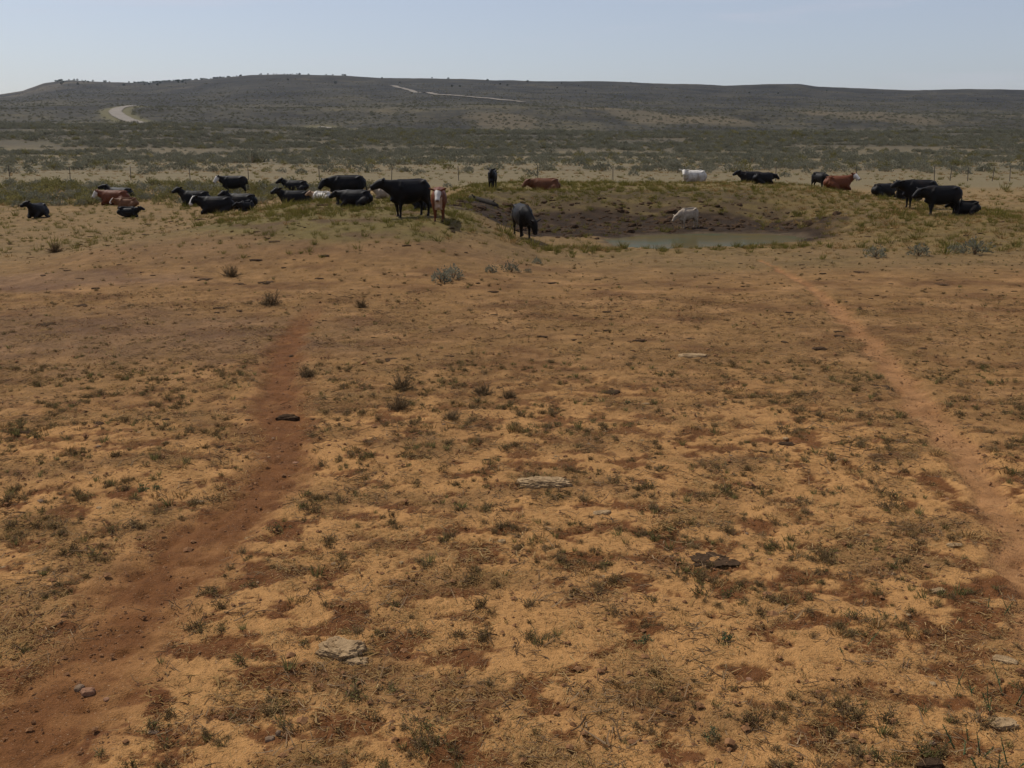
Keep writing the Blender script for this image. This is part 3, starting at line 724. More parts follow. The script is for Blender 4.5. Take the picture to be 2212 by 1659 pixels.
def cow_mesh(pose='stand', neck=(0, 16), head=(0, -36), calf=False, body='black', face=None, chest=None, tail=0.0, seed=0, step=0.0, side=1, voxel=.032):
    r = random.Random(seed); parts = []
    lying = pose == 'lie'
    bulk = .82 if calf else 1.0
    dz = -.44 if lying else 0.0
    if calf and lying: dz = -.53
    lw = 1.12 if lying else 1.0
    torso = [(-.84, 1.10, .08, .10), (-.80, 1.06, .20, .23), (-.66, 1.02, .275, .33), (-.42, .96, .29, .375), (-.12, .905, .335, .425), (.12, .89, .345, .44), (.34, .905, .325, .43),
             (.52, .95, .275, .40), (.68, .96, .22, .33), (.80, .95, .14, .22), (.85, .94, .06, .11)]
    path = []
    for x, zc, hw, hh in torso:
        zz = zc + dz; hh2 = hh * (bulk if calf else 1); hw2 = hw * bulk * lw
        if lying and zz - hh2 < .0: hh2 = (zz + hh2) / 2; zz = hh2
        if lying and x < -.3: zz -= .04
        path.append((Vector((x * (.86 if calf else 1), 0, zz)), hw2, hh2))
    parts.append(ring_tube(path, k=18))
    bl = .86 if calf else 1.0
    for sg in (-1, 1):           # hook and pin bones, shoulder points
        parts.append(ring_tube([(Vector((-.66 * bl, sg * .10 * bulk, 1.26 + dz)), .05, .06), (Vector((-.52 * bl, sg * .21 * bulk, 1.24 + dz)), .07, .075), (Vector((-.36 * bl, sg * .20 * bulk, 1.17 + dz)), .04, .05)], k=8))
        parts.append(ring_tube([(Vector((.40 * bl, sg * .12 * bulk, 1.27 + dz)), .06, .07), (Vector((.52 * bl, sg * .21 * bulk, 1.08 + dz)), .085, .10), (Vector((.64 * bl, sg * .19 * bulk, .92 + dz)), .06, .07)], k=8))
    parts.append(ring_tube([(Vector((.60 * bl, 0, 1.22 + dz)), .06, .06), (Vector((.46 * bl, 0, 1.30 + dz)), .06, .075), (Vector((.10 * bl, 0, 1.30 + dz)), .04, .05), (Vector((-.45 * bl, 0, 1.32 + dz)), .045, .05), (Vector((-.78 * bl, 0, 1.24 + dz)), .04, .05)], k=8))
    nb = Vector((.58 * bl, 0, 1.06 + dz))
    ny, np_ = R(neck[0]), R(neck[1]); hy, hp = R(head[0]), R(head[1])
    low = max(0.0, -np_ - .2)
    nl = (.50 if not calf else .42) + .32 * low
    d1 = direction(ny * .55, np_ * .9); d2 = direction(ny, np_)
    p1 = nb + d1 * nl * .5; p2 = p1 + d2 * nl * .5
    b = bulk
    parts.append(ring_tube([(nb - Vector((.25, 0, .08)), .21 * b, .30 * b), (nb, .215 * b, .30 * b), (nb.lerp(p1, .55), .185 * b, .265 * b), (p1, .158 * b, .225 * b), (p2, .128 * b, .168 * b), (p2 + d2 * .05, .085 * b, .11 * b)]))
    if np_ > -.3:
        parts.append(ring_tube([(nb + Vector((.05, 0, -.22)), .06 * b, .12 * b), (p1 + Vector((.02, 0, -.20)), .05 * b, .09 * b), (p2 + Vector((.04, 0, -.13)), .04 * b, .05 * b)]))
    hd = direction(hy, hp); hl = .49 if not calf else .41
    h0 = p2 - hd * .03 + Vector((0, 0, .04)); hs = 1.14 if not calf else .96
    prof = [(-.11, .06, .07), (-.06, .105, .11), (.05, .125, .138), (.18, .118, .14), (.32, .094, .118), (.44, .082, .096), (.52, .086, .09), (.56, .074, .07), (.585, .035, .035)]
    parts.append(ring_tube([(h0 + hd * q * hl * 1.8 * .98, a * hs, c * hs) for q, a, c in prof]))
    sidev = Vector((0, 0, 1)).cross(hd)
    if sidev.length < .05: sidev = direction(hy + math.pi / 2, 0)
    sidev.normalize(); upv = hd.cross(sidev).normalized()
    for sg in (-1, 1):          # ears
        e0 = h0 + sidev * sg * .09 * hs + upv * .06; e1 = e0 + (sidev * sg * .95 + upv * .12 - hd * .30).normalized() * .25 * hs
        parts.append(ring_tube([(e0, .04, .034), (e0.lerp(e1, .35), .068, .034), (e0.lerp(e1, .7), .07, .032), (e1, .03, .024)], up_hint=tuple(hd), k=8))
    L = []
    if not lying:
        for sg in (-1, 1):
            st = step * sg
            L.append([((.46 * bl, sg * .14 * b, .90), .15 * b, .21 * b), ((.47 * bl, sg * .165 * b, .66), .12 * b, .145 * b), ((.49 * bl + st * .08, sg * .16 * b, .44), .068, .072), ((.49 * bl + st * .12, sg * .16 * b, .37), .062, .066),
                      ((.475 * bl + st * .16, sg * .16 * b, .16), .043, .046), ((.48 * bl + st * .18, sg * .16 * b, .09), .05, .054), ((.50 * bl + st * .19, sg * .16 * b, .045), .056, .06), ((.515 * bl + st * .19, sg * .16 * b, -.01), .062, .068)])
            L.append([((-.58 * bl, sg * .13 * b, 1.02), .17 * b, .25 * b), ((-.57 * bl, sg * .165 * b, .80), .145 * b, .24 * b), ((-.56 * bl - st * .05, sg * .17 * b, .64), .11 * b, .16 * b), ((-.68 * bl - st * .08, sg * .165 * b, .47), .058, .075), ((-.70 * bl - st * .09, sg * .165 * b, .40), .052, .066),
                      ((-.675 * bl - st * .10, sg * .165 * b, .17), .042, .046), ((-.665 * bl - st * .1, sg * .165 * b, .09), .05, .054), ((-.635 * bl - st * .1, sg * .165 * b, -.01), .06, .068)])
        t0 = Vector((-.80 * bl, 0, 1.18)); parts.append(ring_tube([(t0, .04, .04), (t0 + Vector((-.09, tail * .1, -.08)), .034, .034), (t0 + Vector((-.11, tail * .3, -.42)), .034, .034), (t0 + Vector((-.09, tail * .5, -.62)), .04, .04), (t0 + Vector((-.08, tail * .55, -.80)), .016, .016)], k=7))
        # brisket and flank fold
        parts.append(ring_tube([(Vector((.25, 0, .58)), .12 * b, .10), (Vector((.58 * bl, 0, .62)), .15 * b, .14), (Vector((.78 * bl, 0, .74)), .09 * b, .14)]))
    else:
        for sg in (-1, 1):
            L.append([((.44 * bl, sg * .20 * b, .42), .14 * b, .20 * b), ((.56 * bl, sg * .24 * b, .24), .10 * b, .13 * b), ((.76 * bl, sg * .22 * b, .10), .065, .07), ((.80 * bl, sg * .20 * b, .065), .055, .058), ((.60 * bl, sg * .20 * b, .055), .045, .047), ((.45 * bl, sg * .21 * b, .05), .052, .05)])
        s2 = side
        L.append([((-.60 * bl, s2 * .17 * b, .50), .17 * b, .24 * b), ((-.42 * bl, s2 * .30 * b, .38), .16 * b, .25 * b), ((-.16 * bl, s2 * .40 * b, .24), .10 * b, .15 * b), ((-.10 * bl, s2 * .43 * b, .16), .08 * b, .11 * b), ((-.36 * bl, s2 * .47 * b, .085), .06, .065), ((-.48 * bl, s2 * .48 * b, .07), .055, .06), ((-.22 * bl, s2 * .52 * b, .05), .042, .042), ((-.06 * bl, s2 * .54 * b, .045), .055, .045)])
        L.append([((-.58 * bl, -s2 * .16 * b, .40), .15 * b, .20 * b), ((-.40 * bl, -s2 * .26 * b, .26), .13 * b, .19 * b), ((-.14 * bl, -s2 * .30 * b, .13), .09 * b, .11 * b), ((.02 * bl, -s2 * .28 * b, .06), .05, .05)])
        t0 = Vector((-.81 * bl, 0, .62 if not calf else .5)); parts.append(ring_tube([(t0, .04, .04), (t0 + Vector((-.08, .02, -.12)), .034, .034), (t0 + Vector((-.09, .06 * s2, -.38)), .026, .026), (t0 + Vector((.02, .20 * s2, -.52 if not calf else -.44)), .034, .034)], k=7))
    for l in L: parts.append(ring_tube(l, up_hint=(1, 0, 0), k=10))
    vs_, fs_ = [], []
    for v, f in parts:
        n = len(vs_); vs_ += v; fs_ += [tuple(n + q for q in t) for t in f]
    me = bpy.data.meshes.new('raw'); me.from_pydata(vs_, [], fs_); ob = bpy.data.objects.new('raw', me); col.objects.link(ob)
    bm = bmesh.new(); bm.from_mesh(me); bmesh.ops.recalc_face_normals(bm, faces=bm.faces); bm.to_mesh(me); bm.free()
    md = ob.modifiers.new('r', 'REMESH'); md.mode = 'VOXEL'; md.voxel_size = voxel; md.use_smooth_shade = True
    sm = ob.modifiers.new('s', 'SMOOTH'); sm.factor = .5; sm.iterations = 3
    dg = bpy.context.evaluated_depsgraph_get(); out = bpy.data.meshes.new_from_object(ob.evaluated_get(dg)); out.name = 'cattle_body'
    bpy.data.objects.remove(ob); bpy.data.meshes.remove(me)
    out.polygons.foreach_set('use_smooth', np.ones(len(out.polygons), bool))
    # coat colours
    co = np.empty(len(out.vertices) * 3); out.vertices.foreach_get('co', co); co = co.reshape(-1, 3)
    pal = {'black': (.0065, .0055, .0052), 'red': (.135, .042, .016), 'brown': (.12, .045, .018), 'white': (.62, .58, .51), 'cream': (.36, .29, .21), 'tan': (.30, .19, .11), 'dun': (.16, .075, .035)}
    cc = np.tile(np.array(pal[body]), (len(co), 1))
    rel = co - np.array(h0); t = rel @ np.array(hd); up_ = rel @ np.array(upv); sd_ = rel @ np.array(sidev)
    inhead = (t > -.06 * hs) & (np.linalg.norm(rel - np.outer(t, np.array(hd)), axis=1) < .17)
    lit = .5 + .5 * fbm(co[:, 0] * 6, co[:, 2] * 6 + co[:, 1] * 4, 3 + seed, 2)
    if face == 'bald':
        m = inhead & (t > .02 + .05 * lit) & (np.abs(sd_) < .15); cc[m] = (.60, .56, .50)
        mu = inhead & (t > .52 * hl * 1.9 * .98); cc[mu] = (.20, .12, .09)
    elif face == 'blaze':
        m = inhead & (np.abs(sd_) < .055) & (up_ > -.02) & (t > .02); cc[m] = (.60, .56, .50)
        m = inhead & (t > .42 * hl * 1.8); cc[m] = (.55, .50, .44)
    elif face in pal:
        m = inhead | ((t > -.25) & (np.linalg.norm(rel, axis=1) < .35)); cc[m] = pal[face]
    elif body == 'black':
        m = inhead & (t > .50 * hl * 1.9); cc[m] = (.022, .018, .016)
    dust = np.clip(.55 * up(fbm(co[:, 0] * 2.2 + seed, co[:, 2] * 2.2 + co[:, 1], 13 + seed, 3), .0, .5) + .5 * down(co[:, 2], .1, .5), 0, .7)[:, None]
    if body == 'black': cc = np.where(cc < .02, cc + (np.array((.024, .016, .011)) - cc) * dust, cc)
    if body in ('white', 'cream'):
        st = np.clip(.75 * down(co[:, 2] - .35 * fbm(co[:, 0] * 3, co[:, 1] * 3 + co[:, 2], 17 + seed, 3), .15, .75) + .35 * up(fbm(co[:, 0] * 4 + seed, co[:, 2] * 4, 19, 3), .05, .5), 0, .75)[:, None]
        cc = cc + (np.array((.25, .175, .11)) - cc) * st
    if chest:
        m = (co[:, 0] > .35 * bl) & (np.abs(co[:, 1]) < .13 + .05 * lit) & (co[:, 2] < (.98 + dz) + .12 * lit) & (co[:, 2] > .50 + dz); m &= ~inhead; cc[m] = chest
    if not lying: cc[co[:, 2] < .05] = (.03, .025, .02)
    a = out.attributes.new('coat', 'FLOAT_COLOR', 'POINT'); a.data.foreach_set('color', np.concatenate([cc, np.ones((len(cc), 1))], 1).ravel())
    out.materials.clear(); out.materials.append(M['coat'])
    return out
def cattle(name, cat, label, X, y, heading, scale=1.0, group=None, sink=0.0, xoff=0.0, **kw):
    """heading: degrees, 0 faces right in the picture, 90 away, 180 left, 270 towards the viewer"""
    me = cow_mesh(**kw); z = hz1(x_at(X, y, .5), y); x = x_at(X, y, z)
    if kw.get('pose', 'stand') == 'stand':
        # stand on the ground under the four hooves
        h = R(heading); zs = []
        for fx, fy in ((.5, .16), (.5, -.16), (-.65, .16), (-.65, -.16)):
            zs.append(hz1(x + scale * (fx * math.cos(h) - fy * math.sin(h)), y + scale * (fx * math.sin(h) + fy * math.cos(h))))
        f, b = (zs[0] + zs[1]) / 2, (zs[2] + zs[3]) / 2; pit = -math.atan2(f - b, 1.15 * scale); zz = (f * .65 + b * .5) / 1.15
    else: pit = 0; zz = float(macro(np.array([x]), np.array([y]))[0])
    o = link(name, me, None, (x, y, zz - .015 - sink), None, scale)
    o.rotation_euler = (Matrix.Rotation(R(heading), 3, 'Z') @ Matrix.Rotation(pit, 3, 'Y')).to_euler()
    tag(o, label, cat, group); return o
C = cattle
# left-hand groups
C('cow', 'cow', 'black cow lying end-on, alone at the far left of the herd', 83, 52.5, 266, .84, pose='lie', neck=(-14, 40), head=(-40, -25), seed=1)
C('cow', 'cow', 'red cow with white face lying beside a black one at the left', 250, 61, 183, .98, pose='lie', neck=(0, 18), head=(4, -52), body='red', face='bald', seed=2)
C('cow', 'cow', 'black cow lying behind the red white-faced cow at the left', 262, 63.8, 170, 1.0, pose='lie', neck=(10, 40), head=(25, -10), seed=3)
C('calf', 'calf', 'dark red calf with pale muzzle lying in front of the red cow', 276, 58.2, 200, .80, pose='lie', neck=(0, 15), head=(10, -45), calf=True, body='dun', face='blaze', seed=4)
C('calf', 'calf', 'black calf lying flat just in front of the red cow', 277, 52.4, 8, .70, pose='lie', neck=(0, 20), head=(-10, -20), calf=True, seed=5)
C('cow', 'cow', 'black cow lying with raised head, furthest left of the central black group', 424, 60.5, 190, 1.0, pose='lie', neck=(0, 45), head=(35, -22), seed=6)
C('cow', 'cow', 'black cow with white blaze lying in front of the central group', 470, 52.6, 192, 1.02, pose='lie', neck=(10, 22), head=(28, -50), face='blaze', seed=7, side=-1)
C('cow', 'cow', 'black cow with white face standing behind the lying black group', 508, 69, 186, 1.0, neck=(4, 18), head=(22, -50), face='bald', seed=8)
C('cow', 'cow', 'black cow lying between the blazed cow and the standing white-faced one', 524, 57, 176, 1.0, pose='lie', neck=(0, 36), head=(60, -20), seed=9)
C('calf', 'calf', 'small black calf curled up in front of the lying black cows', 533, 49.6, 240, .62, pose='lie', neck=(-30, 5), head=(-50, -30), calf=True, seed=10)
C('cow', 'cow', 'black cow lying at the edge of the green bank, head turned towards the viewer', 640, 54.5, 195, .98, pose='lie', neck=(15, 38), head=(35, -20), seed=11, side=-1)
C('cow', 'cow', 'black cow lying half hidden behind brush beyond the green bank', 640, 72, 183, 1.0, pose='lie', neck=(0, 36), head=(15, -30), seed=12)
C('calf', 'calf', 'white calf with tan head lying behind the grass of the bank', 696, 51.5, 168, .72, pose='lie', neck=(0, 20), head=(30, -30), calf=True, body='white', face='tan', seed=13)
C('cow', 'cow', 'black cow standing on the bank behind a lying black cow, head lowered', 752, 45.6, 200, .95, neck=(8, -2), head=(16, -48), seed=14)
C('cow', 'cow', 'black cow lying on the bank in front of the head-down standing cow', 770, 43.6, 176, .82, pose='lie', neck=(-10, 8), head=(-5, -30), seed=15)
C('calf', 'calf', 'white calf lying behind the bank, only its back and ear showing', 832, 49.5, 200, .66, pose='lie', neck=(0, 28), head=(20, -20), calf=True, body='cream', seed=16)
C('cow', 'cow', 'big black cow standing on the grassy bank, head turned to the side', 886, 38.0, 222, 1.05, neck=(-32, 18), head=(-38, -24), seed=17, step=.35)
C('cow', 'cow', 'red cow with white face standing on the bank, facing the viewer', 949, 37.0, 272, .88, neck=(0, 22), head=(-3, -48), body='red', face='bald', chest=(.42, .30, .22), seed=18)
C('calf', 'calf', 'small black calf lying at the feet of the red white-faced cow', 916, 41.6, 190, .62, pose='lie', neck=(0, 25), head=(20, -20), calf=True, seed=19)
C('calf', 'calf', 'slim black yearling standing behind the bank, facing the viewer', 1064, 57.0, 262, .84, calf=True, neck=(10, 30), head=(-10, -30), seed=20)
C('cow', 'cow', 'brown cow lying behind the crest of the bank, body half hidden', 1178, 58.4, 187, .98, pose='lie', neck=(5, 8), head=(20, -45), body='brown', seed=21)
C('cow', 'cow', 'black cow standing beside the pond, head lowered to graze', 1128, 40.0, 283, 1.0, neck=(30, -40), head=(36, -78), seed=22, step=.3)
C('calf', 'calf', 'cream-white calf at the far edge of the pond, head down', 1487, 46.4, 205, .70, calf=True, neck=(-10, -32), head=(-5, -52), body='cream', seed=23)
C('cow', 'cow', 'white cow lying on the crest of the bank beyond the pond', 1500, 66.5, 200, .98, pose='lie', neck=(45, 20), head=(60, -28), body='white', seed=24, side=-1)
C('cow', 'cow', 'black cow standing on the crest between the white cow and a lying calf', 1622, 74.0, 186, 1.0, sink=.0, neck=(0, 24), head=(10, -26), seed=25)
C('cow', 'cow', 'black cow lying low against the rump of the standing black cow', 1648, 62, 20, .78, pose='lie', neck=(0, 0), head=(0, -35), seed=26)
C('calf', 'calf', 'black calf standing next to the lying red cow on the crest', 1768, 65.0, 300, .84, calf=True, neck=(25, -12), head=(30, -48), seed=27)
C('cow', 'cow', 'red cow with white face lying on the bank crest beyond the pond', 1808, 62, 8, 1.0, pose='lie', neck=(-15, 34), head=(-50, -35), body='red', face='bald', seed=28, side=-1)
C('cow', 'cow', 'black cow lying in front of the fence, left of the two standing black cows', 1908, 61.0, 20, .95, pose='lie', neck=(0, 6), head=(20, -30), seed=29)
C('cow', 'cow', 'black cow standing beside the bank with head stretched level', 1982, 50.0, 186, 1.04, neck=(4, 8), head=(8, -24), seed=30)
C('cow', 'cow', 'black cow lying behind the level-headed cow, only raised ears showing', 1962, 57.5, 200, 1.0, pose='lie', neck=(30, 62), head=(60, -30), seed=31)
C('cow', 'cow', 'black cow standing at the right-hand end of the herd, rump outermost', 2032, 46.6, 181, 1.0, neck=(6, 0), head=(10, -40), seed=32, step=.3)
C('calf', 'calf', 'black calf lying at the heels of the outermost standing cow', 2087, 46.8, 175, .80, pose='lie', neck=(0, 12), head=(-20, -35), calf=True, seed=33)

# ------------------------------------------------------------------ dark log on the bank
def build_log():
    mb = MB(); pts = []
    for X, y in ((1014, 50.4), (1030, 50.2), (1048, 49.9), (1062, 49.6), (1074, 49.2)):
        x = x_at(X, y, 1); pts.append(Vector((x, y, hz1(x, y) + .10 + random.uniform(-.03, .04))))
    base = pts[2].copy(); pts = [p - base for p in pts]
    mb.tube(pts, [.12, .16, .14, .16, .09], 9); mb.tube([pts[1], pts[1] + Vector((-.25, -.1, .28))], [.07, .03], 6); mb.tube([pts[3], pts[3] + Vector((.15, -.25, .2))], [.06, .02], 6)
    o = link('log', mb.build('log', [M['log']], True), None, base); tag(o, 'dark weathered log lying on the grassy bank beneath the yearling', 'log')
build_log()

# ------------------------------------------------------------------ rocks, slabs and dung
def put(name, me, X, Y, label, cat, rz=0.0, sink=0.0, group=None, scale=1.0):
    x, y = on_plane(X, Y); x, y = on_plane(X, Y, hz1(x, y))
    o = link(name, me, None, (x, y, hz1(x, y) - sink), (0, 0, rz), scale); tag(o, label, cat, group); return o
put('rock', stone_mesh('rock', 501, (.185, .15, .085), 'stone_pale', 5, .35, .30, .10), 738, 1408, 'pale crumbly rock slab in the foreground sand', 'rock', -.35, .0)
put('rock', stone_mesh('rock', 531, (.10, .055, .032), 'stone_pale', 4, .3, .3, .1), 768, 1428, 'low pale flake at the foot of the crumbly rock', 'rock', -.1, .01)
put('rock', stone_mesh('rock', 502, (.325, .13, .075), 'stone_pale', 5, .2, .22, .16), 1176, 1046, 'long pale weathered slab lying across the middle ground', 'rock', -.04, .0)
put('rock', stone_mesh('rock', 503, (.28, .11, .05), 'stone_pale', 4, .3, .25, .1), 1497, 770, 'flat pale slab near the sandy trail, far across the pasture', 'rock', 0, .0)
put('stone', stone_mesh('stone', 504, (.165, .085, .055), 'dung', 4, .2, .3, .1), 621, 905, 'dark flat stone lying on the red trail', 'stone', .1, .0)
put('stone', stone_mesh('stone', 505, (.052, .04, .034), 'stone_red', 3, .2, .2), 190, 1497, 'brick-red squarish stone on the trail near the lower corner', 'stone', .3, -.01)
put('stone', stone_mesh('stone', 506, (.04, .03, .026), 'stone_grey', 3, 0, .2), 172, 1492, 'small stone beside the brick-red squarish one', 'stone', 1.3, -.005)
put('stone', stone_mesh('stone', 507, (.034, .026, .022), 'stone_grey', 3, 0, .2), 583, 1598, 'dark grey pebble at the lower edge of the sand', 'stone', .2, -.008)
put('stone', stone_mesh('stone', 508, (.018, .017, .018), 'stone_grey', 3, 0, .15), 601, 1586, 'round pale grey pebble next to the dark grey one', 'stone', 1, -.008)
put('stone', stone_mesh('stone', 509, (.055, .022, .012), 'stone_grey', 3, .2, .2), 327, 1583, 'flat pale grey chip on the sand beside the trail', 'stone', .1, -.004)
put('stone', stone_mesh('stone', 510, (.05, .028, .018), 'stone_pale', 3, .2, .25), 430, 1084, 'pale flat stone at the edge of the red trail', 'stone', .1, -.006)
put('rock', stone_mesh('rock', 511, (.09, .05, .02), 'stone_pale', 4, .3, .3, .1), 2170, 1425, 'pale flaky rock by the right-hand weeds', 'rock', -.4, -.005)
put('rock', stone_mesh('rock', 512, (.10, .06, .024), 'stone_pale', 4, .3, .3, .15), 2168, 1566, 'cracked pale rock between the two clumps of green stems', 'rock', .2, -.005)
put('rock', stone_mesh('rock', 513, (.085, .05, .035), 'dung', 4, .2, .3, .1), 2010, 1655, 'dark rock cut by the bottom edge of the view', 'rock', .2, .0)
put('stone', stone_mesh('stone', 514, (.034, .02, .008), 'stone_grey', 3, .2, .2), 2012, 1608, 'thin blue-grey stone near the bottom edge', 'stone', .2, -.004)
put('rock', stone_mesh('rock', 515, (.11, .05, .018), 'stone_pale', 4, .3, .3, .1), 1300, 0 + 1108, 'low pale fragment lying in the middle sand', 'rock', .5, -.004)
put('rock', stone_mesh('rock', 516, (.085, .04, .015), 'stone_pale', 4, .3, .3, .1), 2062, 1178, 'pale flaky fragment left of the sandy trail', 'rock', .1, -.004)
put('rock', stone_mesh('rock', 517, (.075, .04, .016), 'stone_pale', 4, .3, .3, .1), 2025, 1280, 'pale fragment in the sand below the sandy trail', 'rock', .4, -.004)
put('stone', stone_mesh('stone', 518, (.07, .03, .02), 'stone_pale', 3, .2, .25), 1395, 873, 'thin pale flake alone in the middle pasture', 'stone', .1, -.004)
dm = [stone_mesh('dung_pat', 540 + k, (.15, .13, .012), 'dung', 4, .0, .7, .5) for k in range(5)]
dung = [(1540,1208,1.15,'broad dark dung pat with broken edges in the foreground'),(1905,836,1.5,'dark humped dung pat beside the sandy trail'),(1635,815,1.2,'dark tilted dung pat in the middle of the pasture'),
        (1860,604,1.6,'flat dark dung pat right of where the sandy trail starts'),(2035,614,1.9,'wide dark dung pat below the right-hand sage clumps'),(2138,626,1.9,'dark dung pat furthest out below the right-hand sage clumps'),
        (622,767,1.0,'small dark dung pat at the head of the red trail'),(752,606,1.2,'dark dung pat out on the flat before the bank'),(100,703,1.7,'dark lumpy dung pat on the left flat'),
        (525,737,1.1,'round brown dung pat left of the red trail'),(845,775,1.2,'brown dung pat between the dead shrubs and the trail'),(180,660,1.7,'long dark dung pat on the far left flat'),
        (570,545,1.8,'long thin dung pat below the green bank'),(440,577,1.8,'dark dung streak on the flat below the lying herd'),(520,577,1.4,'second dark dung streak beside the first on the flat'),
        (1405,1296,.42,'small dark dung lump in the foreground sand'),(1368,1420,.4,'tiny dark clod standing in the foreground sand'),(830,1622,.5,'dark clod near the bottom edge'),
        (1730,760,1.0,'small dung pat left of the sandy trail bend'),(1610,600,1.3,'dark dung pat out near the pond'),(1535,596,1.1,'small dark pat on the flat before the pond'),(320,513,2.0,'dark dung heap near the left-hand lying cattle')]
for k, (X, Y, s, lab) in enumerate(dung):
    put('dung_pat', dm[k % 5], X, Y, lab, 'dung', k * 1.1, .012, 'dung pats on the pasture', s * (1 if k == 0 else .72))
# loose stones
sm = [stone_mesh('loose_stone', 570 + k, (.026, .02, .014), ('stone_pale', 'stone_red', 'stone_grey', 'stone_pale')[k % 4], 2, 0, .25) for k in range(8)]
x, y = wedge(70, 6.2, 14, .7)
individuals('loose_stone', 'stone', 'small loose stone lying on the foreground sand', 'loose stones on the foreground sand', x, y, rng.lognormal(0, .3, 70), sm, rng.integers(0, 8, 70), rng.random(70) * 6.28)

# ------------------------------------------------------------------ picked-out plants
def plant(name, me, X, Y, label, cat='shrub', scale=1.0, group=None): return put(name, me, X, Y, label, cat, random.uniform(0, 6.28), .01, group, scale)
gs = [sage_mesh('sage_clump', 700 + k, .33, .34, 300, ('sage', 'twig'), .075, 8) for k in range(4)]
for X, Y, s, lab in ((952, 573, 1.2, 'blue-grey sage clump, left of a joined pair on the flat before the pond'), (978, 572, 1.15, 'blue-grey sage clump, right of a joined pair on the flat before the pond'), (1060, 581, .75, 'small sage clump between the joined pair and the rounded one'),
                     (1104, 584, .95, 'rounded sage clump on the flat below the grazing cow'), (1160, 569, .65, 'slim sage clump below the grazing cow'), (1890, 556, 1.3, 'sage clump nearest the pond in the right-hand row'),
                     (1985, 552, 1.35, 'low sage clump in the middle of the right-hand row'), (2062, 546, 1.1, 'sage clump joined to the largest one in the right-hand row'), (2105, 549, 1.75, 'largest sage clump at the outer end of the right-hand row'),
                     (1140, 588, .45, 'tiny sage sprig beside the rounded clump')):
    plant('sage_shrub', random.choice(gs), X, Y, lab, 'shrub', s * .74)
ds = [shrublet_mesh('dead_shrub', 720 + k, .24, .30, 80, 640, ('dead', 'dead'), .034, 2.2) for k in range(4)]
for X, Y, s, lab in ((584, 656, 1.25, 'upright brown dead shrub on the left flat'), (781, 661, .8, 'small dead shrub right of the head of the red trail'), (662, 812, .75, 'dead shrub at the edge of the red trail'),
                     (868, 840, .95, 'brown dead shrub, upper of two in the middle ground'), (862, 888, .85, 'brown dead shrub, lower of two in the middle ground'), (1042, 852, .75, 'low dead shrub beside fallen twigs'),
                     (976, 905, .62, 'spindly dead shrub left of the dark patch'), (1100, 858, .6, 'sprawl of dead twigs in the middle ground'), (120, 545, 1.3, 'dead shrub near the left-hand lying calf'), (495, 540, 1.2, 'dead shrub on the flat below the black group')):
    plant('dead_shrub', random.choice(ds), X, Y, lab, 'shrub', s * .82)
ws = [shrublet_mesh('green_weed', 740 + k, .085, .08, 18, 190, ('green', 'twig'), .022) for k in range(3)]
for X, Y, s, lab in ((1570, 1388, 1.1, 'bushy blue-green weed in the foreground right of centre'), (1395, 1388, .75, 'small blue-green weed left of the bushy one'), (1355, 872, .9, 'green weed standing alone in the middle pasture'),
                     (310, 1060, .95, 'bright green weed left of the red trail'), (338, 1058, .85, 'bright green weed touching the first, left of the trail'), (1540, 1590, .7, 'green weed low near the bottom edge')):
    plant('green_weed', random.choice(ws), X, Y, lab, 'weed', s)
def spiky_mesh(seed, stems, L=.21, spread=.11, lean=.75):
    r = random.Random(seed); mb = MB()
    for _ in range(stems):
        a = r.uniform(0, 6.283); b = Vector((r.gauss(0, spread), r.gauss(0, spread), -.01)); l = L * r.uniform(.55, 1.15)
        d = Vector((math.cos(a) * lean * r.random(), math.sin(a) * lean * r.random(), 1)).normalized(); bend = rvec(r) * .03
        pts = [b, b + d * l * .5 + bend, b + d * l + bend * 2.2]; mb.tube(pts, [.0055, .0045, .002], 4, 1, False)
        for k in range(int(l / .0065)):
            t = r.uniform(.08, 1.0); p = pts[0].lerp(pts[1], t * 2) if t < .5 else pts[1].lerp(pts[2], t * 2 - 1)
            dd = (d * .75 + rvec(r)).normalized(); leaf(mb, p, dd, r.uniform(.014, .026) * (1.2 - .5 * t), .006, r, 0)
    return mb.build('spiky_weed', [M['spike'], M['green']])
for X, Y, s, n, seed, lab in ((2178, 1530, 1.0, 8, 1, 'upper clump of green spiky stems at the right edge'), (2145, 1665, 1.0, 8, 2, 'lower clump of green spiky stems in the bottom corner'), (2195, 1668, 1.0, 6, 6, 'outermost green spiky clump in the bottom corner'),
                          (2078, 1500, .7, 4, 3, 'small spiky weed left of the upper green clump'), (2022, 1600, .85, 2, 4, 'single upright spiky stem left of the bottom corner'), (1848, 1408, .75, 2, 5, 'single thin green stem in the right foreground'),
                          (2165, 1315, .7, 3, 7, 'thin green spiky weed above the right-hand clumps')):
    plant('spiky_weed', spiky_mesh(seed, n), X, Y, lab, 'weed', s)

# ------------------------------------------------------------------ ground cover of the foreground
dry_m = [shrublet_mesh('shrublet', 600 + k) for k in range(6)]
oli_m = [shrublet_mesh('shrublet', 620 + k, .085, .07, 14, 110, ('olive', 'twig'), .018) for k in range(4)]
str_m = [tuft_mesh('tuft', 640 + k, 30, .085, .05, 'straw', .9) for k in range(4)] + [tuft_mesh('tuft', 650 + k, 26, .10, .035, 'olive', .6) for k in range(3)]
kinds = dry_m + oli_m + str_m
def cover(n, y0, y1, power):
    x, y = wedge(n, y0, y1, power)
    d = (.07 + .93 * up(fbm(x / .8, y / .65, 181, 4), -.18, .40)) * (.40 + .60 * up(fbm(x / 4.5, y / 3.5, 184, 2), -.3, .25))
    d = d * up(on_trail(x, y), .95, 1.5) * down(pond_rho(x, y), 2.6, 1.6) if False else d * up(on_trail(x, y), .95, 1.5) * up(pond_rho(x, y), 1.5, 2.2)
    k = rng.random(n) < d; return x[k], y[k]
